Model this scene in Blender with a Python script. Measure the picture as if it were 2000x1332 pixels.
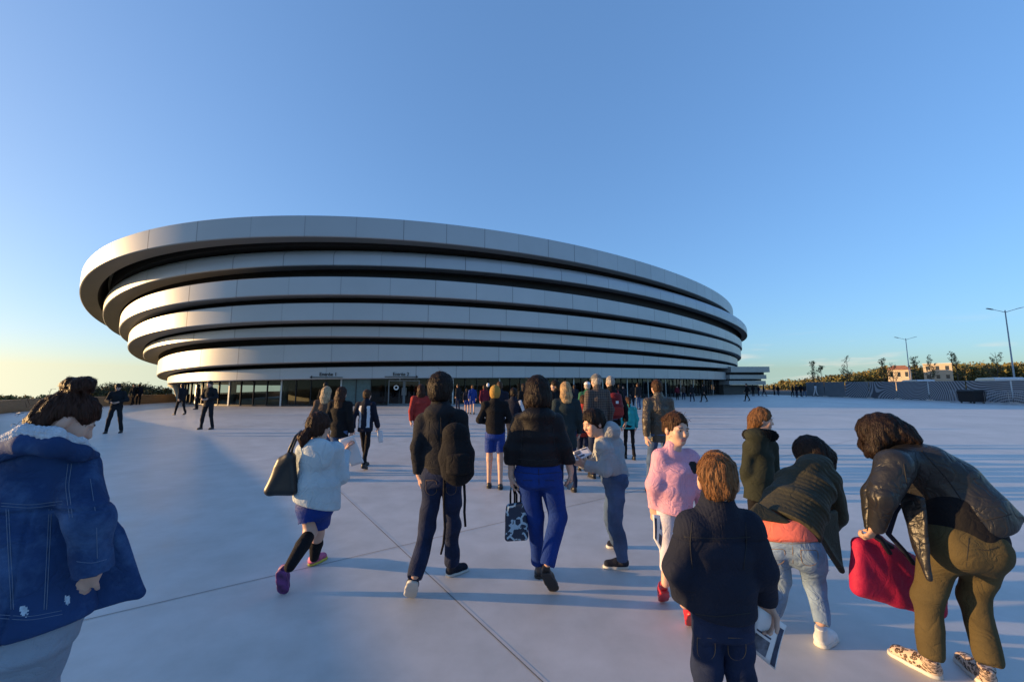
import bpy, bmesh, math, random
import numpy as np
from mathutils import Vector, Matrix
from mathutils.kdtree import KDTree
from mathutils.bvhtree import BVHTree
rad = math.radians
random.seed(7)
for _o in list(bpy.data.objects):
    bpy.data.objects.remove(_o)
S = bpy.context.scene
COL = S.collection

# ------------------------------------------------------------------ camera, sky, sun, exposure
CAMZ = 1.62
F, CX, CY = 778.0, 1000.0, 666.0          # focal length and centre in photograph pixels
PIT = math.atan(86 / F)
cd = bpy.data.cameras.new('camera')
cam = bpy.data.objects.new('camera', cd)
COL.objects.link(cam)
cam.location = (0, 0, CAMZ)
cam.rotation_euler = (math.pi / 2 + PIT, 0, 0)
cd.sensor_width = 36
cd.lens = 36 * F / 2000
cd.clip_start = 0.05
cd.clip_end = 6000
S.camera = cam
S.view_settings.view_transform = 'Standard'
S.view_settings.look = 'None'
S.view_settings.gamma = 1
S.view_settings.exposure = 1.25
SUN_EL = rad(5.8)
wd = bpy.data.worlds.new('World')
S.world = wd
wd.use_nodes = True
wn = wd.node_tree.nodes
wl = wd.node_tree.links
sky = wn.new('ShaderNodeTexSky')
sky.sky_type = 'NISHITA'
sky.sun_disc = False
sky.sun_elevation = SUN_EL
sky.sun_rotation = rad(-90)
sky.altitude = 150
sky.air_density = 0.72
sky.dust_density = 1.3
sky.ozone_density = 2.55
# the lowest degree of sky continues down to where the land falls away
gm = wn.new('ShaderNodeTexCoord'); gs = wn.new('ShaderNodeSeparateXYZ'); gc = wn.new('ShaderNodeCombineXYZ'); gx = wn.new('ShaderNodeMath')
gx.operation = 'MAXIMUM'; gx.inputs[1].default_value = .034
wl.new(gm.outputs['Generated'], gs.inputs[0]); wl.new(gs.outputs[0], gc.inputs[0]); wl.new(gs.outputs[1], gc.inputs[1]); wl.new(gs.outputs[2], gx.inputs[0]); wl.new(gx.outputs[0], gc.inputs[2])
wl.new(gc.outputs[0], sky.inputs[0])
bg = wn['Background']
bg.inputs[1].default_value = 0.15
# softer contrast between the bright side and the deep side of the sky, hue untouched
def wmath(op, a, b=None):
    n = wn.new('ShaderNodeMath'); n.operation = op
    for i, x in enumerate((a, b)):
        if x is None: continue
        if isinstance(x, (int, float)): n.inputs[i].default_value = x
        else: wl.new(x, n.inputs[i])
    return n.outputs[0]
lum = wn.new('ShaderNodeRGBToBW'); wl.new(sky.outputs[0], lum.inputs[0])
fac = wmath('MULTIPLY', wmath('POWER', wmath('MAXIMUM', lum.outputs[0], .02), -.45), 1.16)
skc = wn.new('ShaderNodeVectorMath'); skc.operation = 'SCALE'
wl.new(sky.outputs[0], skc.inputs[0]); wl.new(fac, skc.inputs['Scale'])
# a few thin wisps of cloud low over the right-hand horizon
def wnode(t, **k):
    n = wn.new(t)
    for a, b in k.items():
        setattr(n, a, b)
    return n
tc = wnode('ShaderNodeTexCoord')
mp = wnode('ShaderNodeMapping')
mp.inputs['Scale'].default_value = (7, 7, 46)
wl.new(tc.outputs['Generated'], mp.inputs[0])
nz = wnode('ShaderNodeTexNoise')
nz.inputs['Scale'].default_value = 1.0
nz.inputs['Detail'].default_value = 5
wl.new(mp.outputs[0], nz.inputs[0])
cr = wnode('ShaderNodeValToRGB')
cr.color_ramp.elements[0].position = 0.55
cr.color_ramp.elements[1].position = 0.78
wl.new(nz.outputs[0], cr.inputs[0])
sx = wnode('ShaderNodeSeparateXYZ')
wl.new(tc.outputs['Generated'], sx.inputs[0])
lo = wnode('ShaderNodeMapRange', interpolation_type='SMOOTHSTEP')
lo.inputs['From Min'].default_value = 0.13
lo.inputs['From Max'].default_value = 0.03
wl.new(sx.outputs['Z'], lo.inputs[0])
ri = wnode('ShaderNodeMapRange', interpolation_type='SMOOTHSTEP')
ri.inputs['From Min'].default_value = 0.2
ri.inputs['From Max'].default_value = 0.5
wl.new(sx.outputs['X'], ri.inputs[0])
m1 = wnode('ShaderNodeMath', operation='MULTIPLY')
wl.new(cr.outputs[0], m1.inputs[0]); wl.new(lo.outputs[0], m1.inputs[1])
m2 = wnode('ShaderNodeMath', operation='MULTIPLY')
wl.new(m1.outputs[0], m2.inputs[0]); wl.new(ri.outputs[0], m2.inputs[1])
m3 = wnode('ShaderNodeMath', operation='MULTIPLY')
wl.new(m2.outputs[0], m3.inputs[0]); m3.inputs[1].default_value = 0.85
mx = wnode('ShaderNodeMix', data_type='RGBA')
wl.new(m3.outputs[0], mx.inputs[0]); wl.new(skc.outputs[0], mx.inputs[6])
mx.inputs[7].default_value = (2.6, 2.35, 2.1, 1)
wl.new(mx.outputs[2], bg.inputs[0])
sd = bpy.data.lights.new('sun', 'SUN')
sun = bpy.data.objects.new('sun', sd)
COL.objects.link(sun)
sd.energy = 3.7
sd.angle = rad(0.5)
sd.color = (1.0, 0.61, 0.26)
SDIR = Vector((-math.cos(SUN_EL), 0.0, math.sin(SUN_EL)))
sun.rotation_euler = SDIR.to_track_quat('Z', 'Y').to_euler()
sun.location = (-60, 0, 40)

# ------------------------------------------------------------------ helpers
def ray(u, v):
    a = (u - CX) / F; b = -(v - CY) / F
    return Vector((a, math.cos(PIT) - b * math.sin(PIT), math.sin(PIT) + b * math.cos(PIT)))
def W(u, v, Y):
    d = ray(u, v)
    return Vector((0, 0, CAMZ)) + d * (Y / d.y)
def G(u, v):
    d = ray(u, v)
    return Vector((0, 0, CAMZ)) + d * (-CAMZ / d.z)
def tag(o, label=None, cat=None, group=None, kind=None):
    if label: o['label'] = label
    if cat: o['category'] = cat
    if group: o['group'] = group
    if kind: o['kind'] = kind
    return o
def empty(name, loc, label=None, cat=None, group=None, rz=0):
    o = bpy.data.objects.new(name, None)
    o.empty_display_size = 0.2
    COL.objects.link(o)
    o.location = loc; o.rotation_euler = (0, 0, rz)
    return tag(o, label, cat, group)
def link(name, me, mats=None, parent=None):
    o = bpy.data.objects.new(name, me)
    COL.objects.link(o)
    if mats is not None:
        for m in (mats if isinstance(mats, (list, tuple)) else [mats]):
            me.materials.append(m)
    if parent: o.parent = parent
    return o
def mesh_np(name, v, f, smooth=True):
    me = bpy.data.meshes.new(name)
    me.from_pydata([tuple(p) for p in v], [], [tuple(q) for q in f])
    me.validate(); me.update()
    if smooth:
        me.shade_smooth()
    return me
class MB:
    """collects simple solids; build() links them as one mesh object"""
    def __init__(s): s.v = []; s.f = []; s.m = []; s.mi = 0
    def add(s, v, f):
        n = len(s.v); s.v += [tuple(p) for p in v]; s.f += [[i + n for i in q] for q in f]; s.m += [s.mi] * len(f)
    def box(s, c, d, rz=0, bev=0):
        x, y, z = d[0] / 2, d[1] / 2, d[2] / 2
        cs, sn = math.cos(rz), math.sin(rz)
        P = []
        for k in (-z, z):
            for a, b in ((-x, -y), (x, -y), (x, y), (-x, y)):
                P.append((c[0] + a * cs - b * sn, c[1] + a * sn + b * cs, c[2] + k))
        s.add(P, [(3, 2, 1, 0), (4, 5, 6, 7), (0, 1, 5, 4), (1, 2, 6, 5), (2, 3, 7, 6), (3, 0, 4, 7)])
    def tube(s, a, b, ra, rb=None, n=10):
        s.path([a, b], [ra, ra if rb is None else rb], n)
    def path(s, pts, rs, n=8):
        pts = [Vector(p) for p in pts]
        if not isinstance(rs, (list, tuple)): rs = [rs] * len(pts)
        V = []
        t0 = (pts[1] - pts[0]).normalized()
        u = t0.orthogonal().normalized()
        for i, p in enumerate(pts):
            t = (pts[min(i + 1, len(pts) - 1)] - pts[max(i - 1, 0)]).normalized()
            u = (u - t * u.dot(t)).normalized(); w = t.cross(u)
            V += [p + (u * math.cos(2 * math.pi * k / n) + w * math.sin(2 * math.pi * k / n)) * rs[i] for k in range(n)]
        Fc = []
        for i in range(len(pts) - 1):
            for k in range(n):
                Fc.append((i * n + k, i * n + (k + 1) % n, (i + 1) * n + (k + 1) % n, (i + 1) * n + k))
        Fc.append(tuple(range(n))[::-1]); Fc.append(tuple((len(pts) - 1) * n + k for k in range(n)))
        s.add(V, Fc)
    def build(s, name, mats, parent=None, smooth=False, origin=None, bevel=0):
        v = s.v if origin is None else [(p[0] - origin[0], p[1] - origin[1], p[2] - origin[2]) for p in s.v]
        me = mesh_np(name, v, s.f, smooth)
        if len(me.polygons) == len(s.m): me.polygons.foreach_set('material_index', s.m)
        if bevel:
            bm = bmesh.new(); bm.from_mesh(me)
            bmesh.ops.bevel(bm, geom=bm.edges[:], offset=bevel, segments=2, affect='EDGES', profile=.6)
            bm.to_mesh(me); bm.free()
        return link(name, me, mats, parent)

# ------------------------------------------------------------------ materials
def mat(name, col, rough=.6, metal=0, var=.12, vs=6., bump=0, bs=60., spec=.5, sheen=0, vscale=(1, 1, 1), coat=0, detail=4):
    m = bpy.data.materials.new(name); m.use_nodes = True
    nt = m.node_tree; N = nt.nodes; L = nt.links; b = N['Principled BSDF']
    b.inputs['Roughness'].default_value = rough; b.inputs['Metallic'].default_value = metal
    b.inputs['Specular IOR Level'].default_value = spec
    if sheen: b.inputs['Sheen Weight'].default_value = sheen
    if coat: b.inputs['Coat Weight'].default_value = coat
    t = N.new('ShaderNodeTexCoord'); mpn = N.new('ShaderNodeMapping'); mpn.inputs['Scale'].default_value = vscale
    L.new(t.outputs['Object'], mpn.inputs[0])
    n = N.new('ShaderNodeTexNoise'); n.inputs['Scale'].default_value = vs; n.inputs['Detail'].default_value = detail
    L.new(mpn.outputs[0], n.inputs[0])
    r = N.new('ShaderNodeValToRGB')
    c = col
    r.color_ramp.elements[0].position = .3; r.color_ramp.elements[1].position = .7
    r.color_ramp.elements[0].color = tuple(max(0, x * (1 - var)) for x in c[:3]) + (1,)
    r.color_ramp.elements[1].color = tuple(min(1, x * (1 + var)) for x in c[:3]) + (1,)
    L.new(n.outputs[0], r.inputs[0]); L.new(r.outputs[0], b.inputs['Base Color'])
    if bump:
        n2 = N.new('ShaderNodeTexNoise'); n2.inputs['Scale'].default_value = bs; n2.inputs['Detail'].default_value = 3
        L.new(mpn.outputs[0], n2.inputs[0])
        bp = N.new('ShaderNodeBump'); bp.inputs['Strength'].default_value = bump; bp.inputs['Distance'].default_value = .01
        L.new(n2.outputs[0], bp.inputs['Height']); L.new(bp.outputs[0], b.inputs['Normal'])
    return m
def panel_mat(name, col, pitch, rough=.4, metal=.25):
    """painted metal cladding: joints every `pitch` metres along the UV's u, slight tone changes from panel to panel"""
    m = mat(name, col, rough, metal, var=.03, vs=.5)
    nt = m.node_tree; N = nt.nodes; L = nt.links; b = N['Principled BSDF']
    uv = N.new('ShaderNodeUVMap'); sp = N.new('ShaderNodeSeparateXYZ'); L.new(uv.outputs[0], sp.inputs[0])
    def M(op, a, bb=None):
        q = N.new('ShaderNodeMath'); q.operation = op
        for i, x in enumerate((a, bb)):
            if x is None: continue
            if isinstance(x, (int, float)): q.inputs[i].default_value = x
            else: L.new(x, q.inputs[i])
        return q.outputs[0]
    d = M('DIVIDE', sp.outputs[0], pitch)
    fr = M('FRACT', d); fl = M('FLOOR', d)
    wnz = N.new('ShaderNodeTexWhiteNoise'); wnz.noise_dimensions = '1D'; L.new(fl, wnz.inputs['W'])
    tone = M('ADD', M('MULTIPLY', wnz.outputs[0], .08), .95)
    seam = M('LESS_THAN', fr, .02)
    wn2 = N.new('ShaderNodeTexWhiteNoise'); wn2.noise_dimensions = '1D'; L.new(M('ADD', fl, 71.3), wn2.inputs['W'])
    k = M('SUBTRACT', 1., M('MULTIPLY', seam, M('ADD', M('MULTIPLY', wn2.outputs[0], .45), .16)))
    src = b.inputs['Base Color'].links[0].from_socket
    mul = N.new('ShaderNodeMix'); mul.data_type = 'RGBA'; mul.blend_type = 'MULTIPLY'; mul.inputs[0].default_value = 1
    L.new(src, mul.inputs[6])
    cmb = N.new('ShaderNodeCombineXYZ'); kk = M('MULTIPLY', tone, k)
    for i in range(3): L.new(kk, cmb.inputs[i])
    L.new(cmb.outputs[0], mul.inputs[7]); L.new(mul.outputs[2], b.inputs['Base Color'])
    return m
M_band = panel_mat('white_metal_cladding', (.40, .415, .43), 3.3)
M_soffit = mat('soffit_metal', (.25, .24, .225), .5, .2, var=.05, vs=.6)  # same metal as the bands, underside shade put into the colour
M_core = mat('dark_recess', (.03, .028, .027), .9)
M_dark = mat('dark_metal', (.03, .032, .035), .45, .5)
M_steel = mat('galvanised_steel', (.42, .44, .46), .4, .7)
M_white = mat('white_paint', (.75, .75, .73), .5)
M_black = mat('black_lettering', (.012, .012, .014), .6)

# ------------------------------------------------------------------ the arena
FIT = [0.7387, 0.4379, -0.0212, 0.0, 0.0086, -0.0003, -0.0264, 3.804, 66.7336, 55.3281, 9.3522, 0.1407, -0.1289, 1.4298, 0.2896, -0.4347, -0.0527, -0.2503, 6.5659, 71.7167, 59.6985, 9.9091, 0.0616, -0.0123, 1.5829, 0.7845, 0.6299, -0.6169, 1.0379, 5.7682, 66.8195, 54.3129, 7.2394, 0.0482, -0.0221, 0.8802, -0.0467, -0.5562, -0.3209, 0.6168, 5.8841, 67.2886, 54.1137, 4.4464, 0.0758, -0.0815, 0.9781, 0.0398, -0.4752, 0.2014, -0.1643, 5.8971, 68.3556, 53.8575, 4.1205, 0.0442, -0.0432, 0.7505, 0.3272, -0.3755, 0.1584, 0.1198, 6.3422, 69.0627, 53.6371, 3.4085, 0.0422, -0.0113, 0.5222, -0.7167, -0.4041, 0.1981, 0.2727, 6.4891, 69.7616, 53.4491, 2.4758, 0.0041, 0.0137, 0.8616, 0.2388, -0.3587, -0.1273, 0.2351]
NT = 720
TH = np.linspace(0, 2 * np.pi, NT, endpoint=False)
def ring(i, dA=0., th=None):
    """outline, underside height and fascia height of band i (1 = top); dA insets the outline"""
    th = TH if th is None else th
    phi, q = FIT[:2]; sh = FIT[2:7]
    cx, cy, A, z0, a, b, hb, hc, hs, zc, zs = FIT[7 + 11 * (i - 1):7 + 11 * i]
    rr = 1 + sh[0] * np.cos(2 * th) + sh[2] * np.cos(3 * th) + sh[3] * np.sin(3 * th) + sh[4] * np.cos(4 * th)
    def xy(dA):
        e = np.cos(th) * (A + dA) * rr; g = np.sin(th) * (A * q + dA) * rr
        return cx + e * math.cos(phi) - g * math.sin(phi), cy + e * math.sin(phi) + g * math.cos(phi)
    x0, y0 = xy(0)
    z = z0 + a * (x0 - cx) + b * (y0 - cy) + zc * np.cos(2 * th) + zs * np.sin(2 * th)
    hb = hb + (.95 if i == 2 else 0)
    h = np.maximum(hb + hc * np.cos(th) + hs * np.sin(th), .25)
    x, y = xy(dA)
    return x, y, np.maximum(z, 1.55), h
arena = empty('arena', (6.4, 69.7, 0), 'huge oval arena wrapped in seven tilted white metal bands above a glass ground floor', 'arena')
AO = np.array(arena.location)
def strip(name, rings, mats, idx, parent, close=True, uvs=None):
    """loft through a list of closed outlines (n,3)"""
    n = len(rings[0]); k = len(rings)
    v = np.concatenate(rings) - AO
    f = []; mi = []
    seg = k if close else k - 1
    for r in range(seg):
        r2 = (r + 1) % k
        for j in range(n):
            j2 = (j + 1) % n
            f.append((r * n + j, r * n + j2, r2 * n + j2, r2 * n + j)); mi.append(idx[r])
    me = bpy.data.meshes.new(name)
    me.from_pydata(v.tolist(), [], f); me.update()
    me.polygons.foreach_set('material_index', mi)
    if uvs is not None:
        lay = me.uv_layers.new(name='UVMap')
        d = np.zeros((len(f) * 4, 2))
        t = 0
        for r in range(seg):
            for j in range(n):
                a0, a1 = uvs[j], uvs[j + 1]
                d[t:t + 4, 0] = (a0, a1, a1, a0); d[t:t + 4, 1] = (r, r, r + 1, r + 1); t += 4
        lay.data.foreach_set('uv', d.ravel())
    me.shade_smooth()
    try:
        me.set_sharp_from_angle(angle=rad(35))
    except Exception:
        pass
    return link(name, me, mats, parent)
for i in range(1, 8):
    def rg(dA, dz, top):
        x, y, z, h = ring(i, dA)
        return np.stack([x, y, z + dz + (h if top else 0)], 1)
    rs = [rg(-1.05, 0, 0), rg(-.06, 0, 0), rg(0, .05, 0), rg(0, -.05, 1), rg(-.06, 0, 1), rg(-1.6, .0, 1)]
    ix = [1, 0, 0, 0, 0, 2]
    if i == 2:      # the second band is a cove that curls back under the roof band
        def rc(dA, f_):
            x, y, z, h = ring(i, dA); return np.stack([x, y, z + h * f_], 1)
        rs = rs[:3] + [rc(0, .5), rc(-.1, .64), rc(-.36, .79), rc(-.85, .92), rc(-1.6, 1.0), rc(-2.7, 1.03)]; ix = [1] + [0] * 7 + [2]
    p = rs[2]; d = np.linalg.norm(np.diff(np.vstack([p, p[:1]]), axis=0)[:, :2], axis=1)
    uv = np.concatenate([[0], np.cumsum(d)]) + i * 1.37
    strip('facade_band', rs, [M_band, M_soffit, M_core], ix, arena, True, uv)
cr_ = []
for i in range(7, 0, -1):
    x, y, z, h = ring(i, -1.75)
    if i == 7:
        x7, y7, z7, h7 = ring(7, -1.0)
        cr_.append(np.stack([x7, y7, z7 + .02], 1))
    cr_.append(np.stack([x, y, z + .04], 1)); cr_.append(np.stack([x, y, z + h - .05], 1))
strip('recess_wall', cr_, M_core, [0] * 20, arena, False)
x, y, z, h = ring(1, -1.55)
n = len(x)
rv = np.stack([x, y, z + h - .02], 1)
rc = rv.mean(0) + np.array([0, 0, .6])
link('roof', mesh_np('roof', np.vstack([rv, rc[None]]) - AO, [(j, (j + 1) % n, n) for j in range(n)]), M_steel, arena)

# ground floor: glazing set in under the lowest band
def glass_mat(name, tint, dark):
    m = bpy.data.materials.new(name); m.use_nodes = True
    N = m.node_tree.nodes; L = m.node_tree.links
    for q in list(N): N.remove(q)
    o = N.new('ShaderNodeOutputMaterial'); mixs = N.new('ShaderNodeMixShader'); tr = N.new('ShaderNodeBsdfTransparent'); gl = N.new('ShaderNodeBsdfGlossy')
    fr = N.new('ShaderNodeFresnel'); fr.inputs[0].default_value = 1.5
    tr.inputs[0].default_value = tuple(t * dark for t in tint) + (1,)
    gl.inputs['Roughness'].default_value = .02; gl.inputs[0].default_value = (.5, .54, .58, 1)
    L.new(fr.outputs[0], mixs.inputs[0]); L.new(tr.outputs[0], mixs.inputs[1]); L.new(gl.outputs[0], mixs.inputs[2]); L.new(mixs.outputs[0], o.inputs[0])
    return m
M_glass = glass_mat('tinted_glass', (.8, .9, .88), .5)
M_teal_glass = mat('teal_frosted_glass', (.06, .12, .13), .25, spec=.6)  # panes that look lit: the light is painted as an opaque teal
xb, yb, zb, hb_ = ring(7, -1.2)
front = [j for j in range(NT)]
# arc length along the visible front, cut into bays
pts = np.stack([xb, yb], 1)
uv_ = np.array([CX + F * px / max(py, 1) for px, py in pts])
nrm = np.stack([np.gradient(yb), -np.gradient(xb)], 1)
vis = [(nrm[j] @ -pts[j]) > 0 for j in range(NT)]
s0 = next(j for j in range(NT) if vis[j] and not vis[j - 1])
seq = []
j = s0
while vis[j % NT] and len(seq) < NT:
    seq.append(j % NT); j += 1
seq = [(s0 - k) % NT for k in range(14, 0, -1)] + seq + [(seq[-1] + k) % NT for k in range(1, 10)]
if uv_[seq[20]] > uv_[seq[-20]]: seq = seq[::-1]
arc = [0.]
for a, b in zip(seq[:-1], seq[1:]): arc.append(arc[-1] + float(np.hypot(*(pts[b] - pts[a]))))
arc = np.array(arc)
def along(s):
    x = np.interp(s, arc, pts[seq, 0]); y = np.interp(s, arc, pts[seq, 1]); z = np.interp(s, arc, zb[seq])
    return np.array([x, y, z])
BAY = arc[-1] / 92
nb = 92
floor_in = []
for k in range(nb):
    a, b = along(k * BAY), along((k + 1) * BAY)
    m = MB()
    m.add([(a[0], a[1], .12), (b[0], b[1], .12), (b[0], b[1], b[2] + .03), (a[0], a[1], a[2] + .03)], [(0, 1, 2, 3)])
    ua_ = CX + F * (a[0] + b[0]) / (a[1] + b[1])
    m.build('glass_pane', M_teal_glass if 662 < ua_ < 738 else M_glass, arena, origin=arena.location)
    m = MB(); ang = math.atan2(b[1] - a[1], b[0] - a[0])
    w = .05 if k % 4 else .12
    m.box((a[0], a[1], (a[2] + .0) / 2 + .01), (w, .14, a[2] - .02), ang)
    m.build('mullion', M_dark if k % 4 else M_steel, arena, origin=arena.location)
m = MB()
for k in range(nb):
    a, b = along(k * BAY), along((k + 1) * BAY)
    c = (a + b) / 2; ang = math.atan2(b[1] - a[1], b[0] - a[0])
    m.box((c[0], c[1], .06), (BAY * .995, .1, .12), ang)
m.build('plinth', M_dark, arena, origin=arena.location)
# inside the glass: floor, rear wall, round columns, a counter
M_infl = mat('foyer_floor', (.12, .11, .1), .35)
M_inw = mat('foyer_wall', (.06, .055, .05), .8)
M_incol = mat('foyer_column', (.42, .38, .3), .7)
inner = []
L1 = []
for s in np.linspace(0, arc[-1], 60):
    a = along(s); L1.append(a)
cxa = np.array([6.5, 69.7])
q = []
for a in L1:
    d = cxa - a[:2]; d /= np.linalg.norm(d)
    q.append(a[:2] + d * 9)
m = MB()
for k in range(59):
    m.add([(*L1[k][:2], .02), (*L1[k + 1][:2], .02), (*q[k + 1], .02), (*q[k], .02)], [(0, 1, 2, 3)])
m.build('foyer_floor', M_infl, arena, origin=arena.location)
m = MB()
for k in range(59):
    m.add([(*q[k], .02), (*q[k + 1], .02), (*q[k + 1], 3.4), (*q[k], 3.4)], [(0, 1, 2, 3)])
m.build('foyer_wall', M_inw, arena, origin=arena.location)
for s in np.arange(.8, arc[-1], 5.2):
    a = along(s); d = cxa - a[:2]; d /= np.linalg.norm(d)
    p = a[:2] + d * 1.5
    m = MB(); m.tube((p[0], p[1], .02), (p[0], p[1], a[2] + .1), .2, n=16)
    m.build('column', M_incol, arena, smooth=True, origin=arena.location)
print('arena arc', arc[-1], nb, [round(float(uv_[seq[k]])) for k in (0, 14, len(seq) // 2, -1)])
# ------------------------------------------------------------------ ground
def ground_mat():
    m = mat('polished_concrete', (.54, .54, .53), .42, 0, var=.10, vs=.35, bump=.02, bs=25, spec=.4)
    N = m.node_tree.nodes; L = m.node_tree.links; b = N['Principled BSDF']
    src = b.inputs['Base Color'].links[0].from_socket
    t = N.new('ShaderNodeTexCoord'); n = N.new('ShaderNodeTexNoise'); n.inputs['Scale'].default_value = 2.2; n.inputs['Detail'].default_value = 8; n.inputs['Roughness'].default_value = .65
    L.new(t.outputs['Object'], n.inputs[0])
    r = N.new('ShaderNodeValToRGB'); r.color_ramp.elements[0].position = .35; r.color_ramp.elements[1].position = .72
    r.color_ramp.elements[0].color = (.86, .86, .85, 1); r.color_ramp.elements[1].color = (1.07, 1.07, 1.08, 1)
    L.new(n.outputs[0], r.inputs[0])
    mul = N.new('ShaderNodeMix'); mul.data_type = 'RGBA'; mul.blend_type = 'MULTIPLY'; mul.inputs[0].default_value = 1
    L.new(src, mul.inputs[6]); L.new(r.outputs[0], mul.inputs[7]); L.new(mul.outputs[2], b.inputs['Base Color'])
    mr = N.new('ShaderNodeMapRange'); mr.inputs['To Min'].default_value = .36; mr.inputs['To Max'].default_value = .62
    L.new(n.outputs[0], mr.inputs[0]); L.new(mr.outputs[0], b.inputs['Roughness'])
    return m
M_conc = ground_mat()
M_grass = mat('dry_meadow', (.12, .115, .05), .95, var=.35, vs=.2, bump=.5, bs=8)
M_asph = mat('asphalt', (.05, .05, .052), .9, var=.15, vs=3, bump=.2, bs=120)
M_tan = mat('tan_timber_wall', (.33, .235, .15), .7, var=.2, vs=3, vscale=(1, 1, 12))
def sheet(name, poly, z, m, kind='structure'):
    me = bpy.data.meshes.new(name)
    me.from_pydata([(p[0], p[1], z) for p in poly], [], [list(range(len(poly)))]); me.update()
    return tag(link(name, me, m), kind=kind)
_g = bpy.data.meshes.new('ground')
_g.from_pydata([(-3500, -800, -104), (-38, -800, -.012), (3500, -800, -.012), (3500, 3500, -.012), (-38, 3500, -.012), (-3500, 3500, -104)], [], [(0, 1, 4, 5), (1, 2, 3, 4)])
tag(link('ground', _g, M_grass), kind='structure')
PAR = [(-36, 95), (-34.5, 60), (-33, 42), (-32.4, 36), (-31.6, 30.7), (-30.9, 26.2), (-29.0, 22.6), (-24.6, 18.8), (-18.2, 14.1), (-13.2, 8.9), (-10.1, 5.5), (-7.4, 1.5), (-5, -3)]
sheet('plaza', [(p[0] + .05, p[1]) for p in PAR] + [(-5, -30), (44, -30), (44, 140), (-36, 140)], 0, M_conc)
sheet('car_park', [(44, -30), (130, -30), (130, 140), (44, 140)], -.006, M_asph)
# low parapet along the plaza's left edge
def smooth_path(P, n=8):
    out = []
    for i in range(len(P) - 1):
        p0 = Vector(P[max(i - 1, 0)]); p1 = Vector(P[i]); p2 = Vector(P[i + 1]); p3 = Vector(P[min(i + 2, len(P) - 1)])
        for k in range(n):
            t = k / n
            out.append(.5 * ((2 * p1) + (p2 - p0) * t + (2 * p0 - 5 * p1 + 4 * p2 - p3) * t * t + (3 * p1 - p0 - 3 * p2 + p3) * t ** 3))
    out.append(Vector(P[-1])); return out
pp = smooth_path(PAR)
wall = empty('parapet_wall', (-29, 22.6, 0), 'low curving tan timber parapet along the left edge of the plaza', 'wall')
def ribbon(name, path, prof, m, parent):
    mb = MB(); n = len(prof); V = []
    for i, p in enumerate(path):
        t = (path[min(i + 1, len(path) - 1)] - path[max(i - 1, 0)]).normalized(); nn = Vector((t.y, -t.x))
        V += [(p.x - nn.x * o, p.y - nn.y * o, z) for o, z in prof]
    Fc = []
    for i in range(len(path) - 1):
        for k in range(n): Fc.append((i * n + k, i * n + (k + 1) % n, (i + 1) * n + (k + 1) % n, (i + 1) * n + k))
    mb.add(V, Fc); return mb.build(name, m, parent, origin=parent.location)
ribbon('wall_face', pp, [(0, -.01), (0, .68), (-.2, .68), (-.2, -.01)], M_tan, wall)
ribbon('coping', pp, [(.03, .682), (.03, .73), (-.23, .73), (-.23, .682)], M_tan, wall)
# saw-cut joints in the concrete
M_joint = mat('joint_filler', (.15, .15, .155), .9)
mb = MB()
def joint(a, b, w=.007):
    a = Vector(a[:2]); b = Vector(b[:2]); t = (b - a).normalized(); nn = Vector((-t.y, t.x)) * w / 2
    mb.add([(*(a - nn), .004), (*(b - nn), .004), (*(b + nn), .004), (*(a + nn), .004)], [(0, 1, 2, 3)])
A1, A2 = G(664, 960), G(1060, 1332)
B1, B2 = G(105, 1225), G(1300, 945)
d1 = (A2 - A1).normalized(); d2 = (B2 - B1).normalized()
print('joint dirs', d1, d2, A1, A2, B1, B2)
joint(A1 - d1 * 4.5, A2 + d1 * 3); joint(B1 - d2 * 3, B2 + d2 * 14)
for k in (1, 2, 3, 4):
    joint(A1 - d1 * 12 + d2 * 6.2 * k, A2 + d1 * 3 + d2 * 6.2 * k, .006)
for k in (1, 2, 3):
    joint(B1 - d2 * 9 - d1 * 6.2 * k, B2 + d2 * 20 - d1 * 6.2 * k, .006)
for k in (1, 2):
    joint(A1 - d1 * 12 - d2 * 6.2 * k, A2 + d1 * 1 - d2 * 6.2 * k, .006)
tag(mb.build('ground_joint', M_joint), kind='structure')
# ------------------------------------------------------------------ signs, doors and strut on the arena
def on_ring(i, u, dA=0.):
    x, y, z, h = ring(i, dA)
    uu = CX + F * x / np.maximum(y, 1)
    n = np.stack([np.gradient(y), -np.gradient(x)], 1)
    ok = ((n[:, 0] * -x + n[:, 1] * -y) > 0) & (y > 3)
    j = np.where(ok)[0][np.argmin(abs(uu[ok] - u))]
    t = Vector((x[(j + 1) % NT] - x[j - 1], y[(j + 1) % NT] - y[j - 1])).normalized()
    if t.x < 0: t = -t
    return Vector((x[j], y[j])), t, math.atan2(t.y, t.x)
def text_mesh(body, size, depth=.03):
    cu = bpy.data.curves.new('lettering', 'FONT'); cu.body = body; cu.size = size; cu.extrude = depth / 2; cu.align_x = 'CENTER'
    cu.offset = size * .012
    to = bpy.data.objects.new('lettering', cu); COL.objects.link(to)
    bpy.context.view_layer.update()
    me = bpy.data.meshes.new_from_object(to.evaluated_get(bpy.context.evaluated_depsgraph_get()))
    bpy.data.objects.remove(to); bpy.data.curves.remove(cu)
    return me
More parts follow.
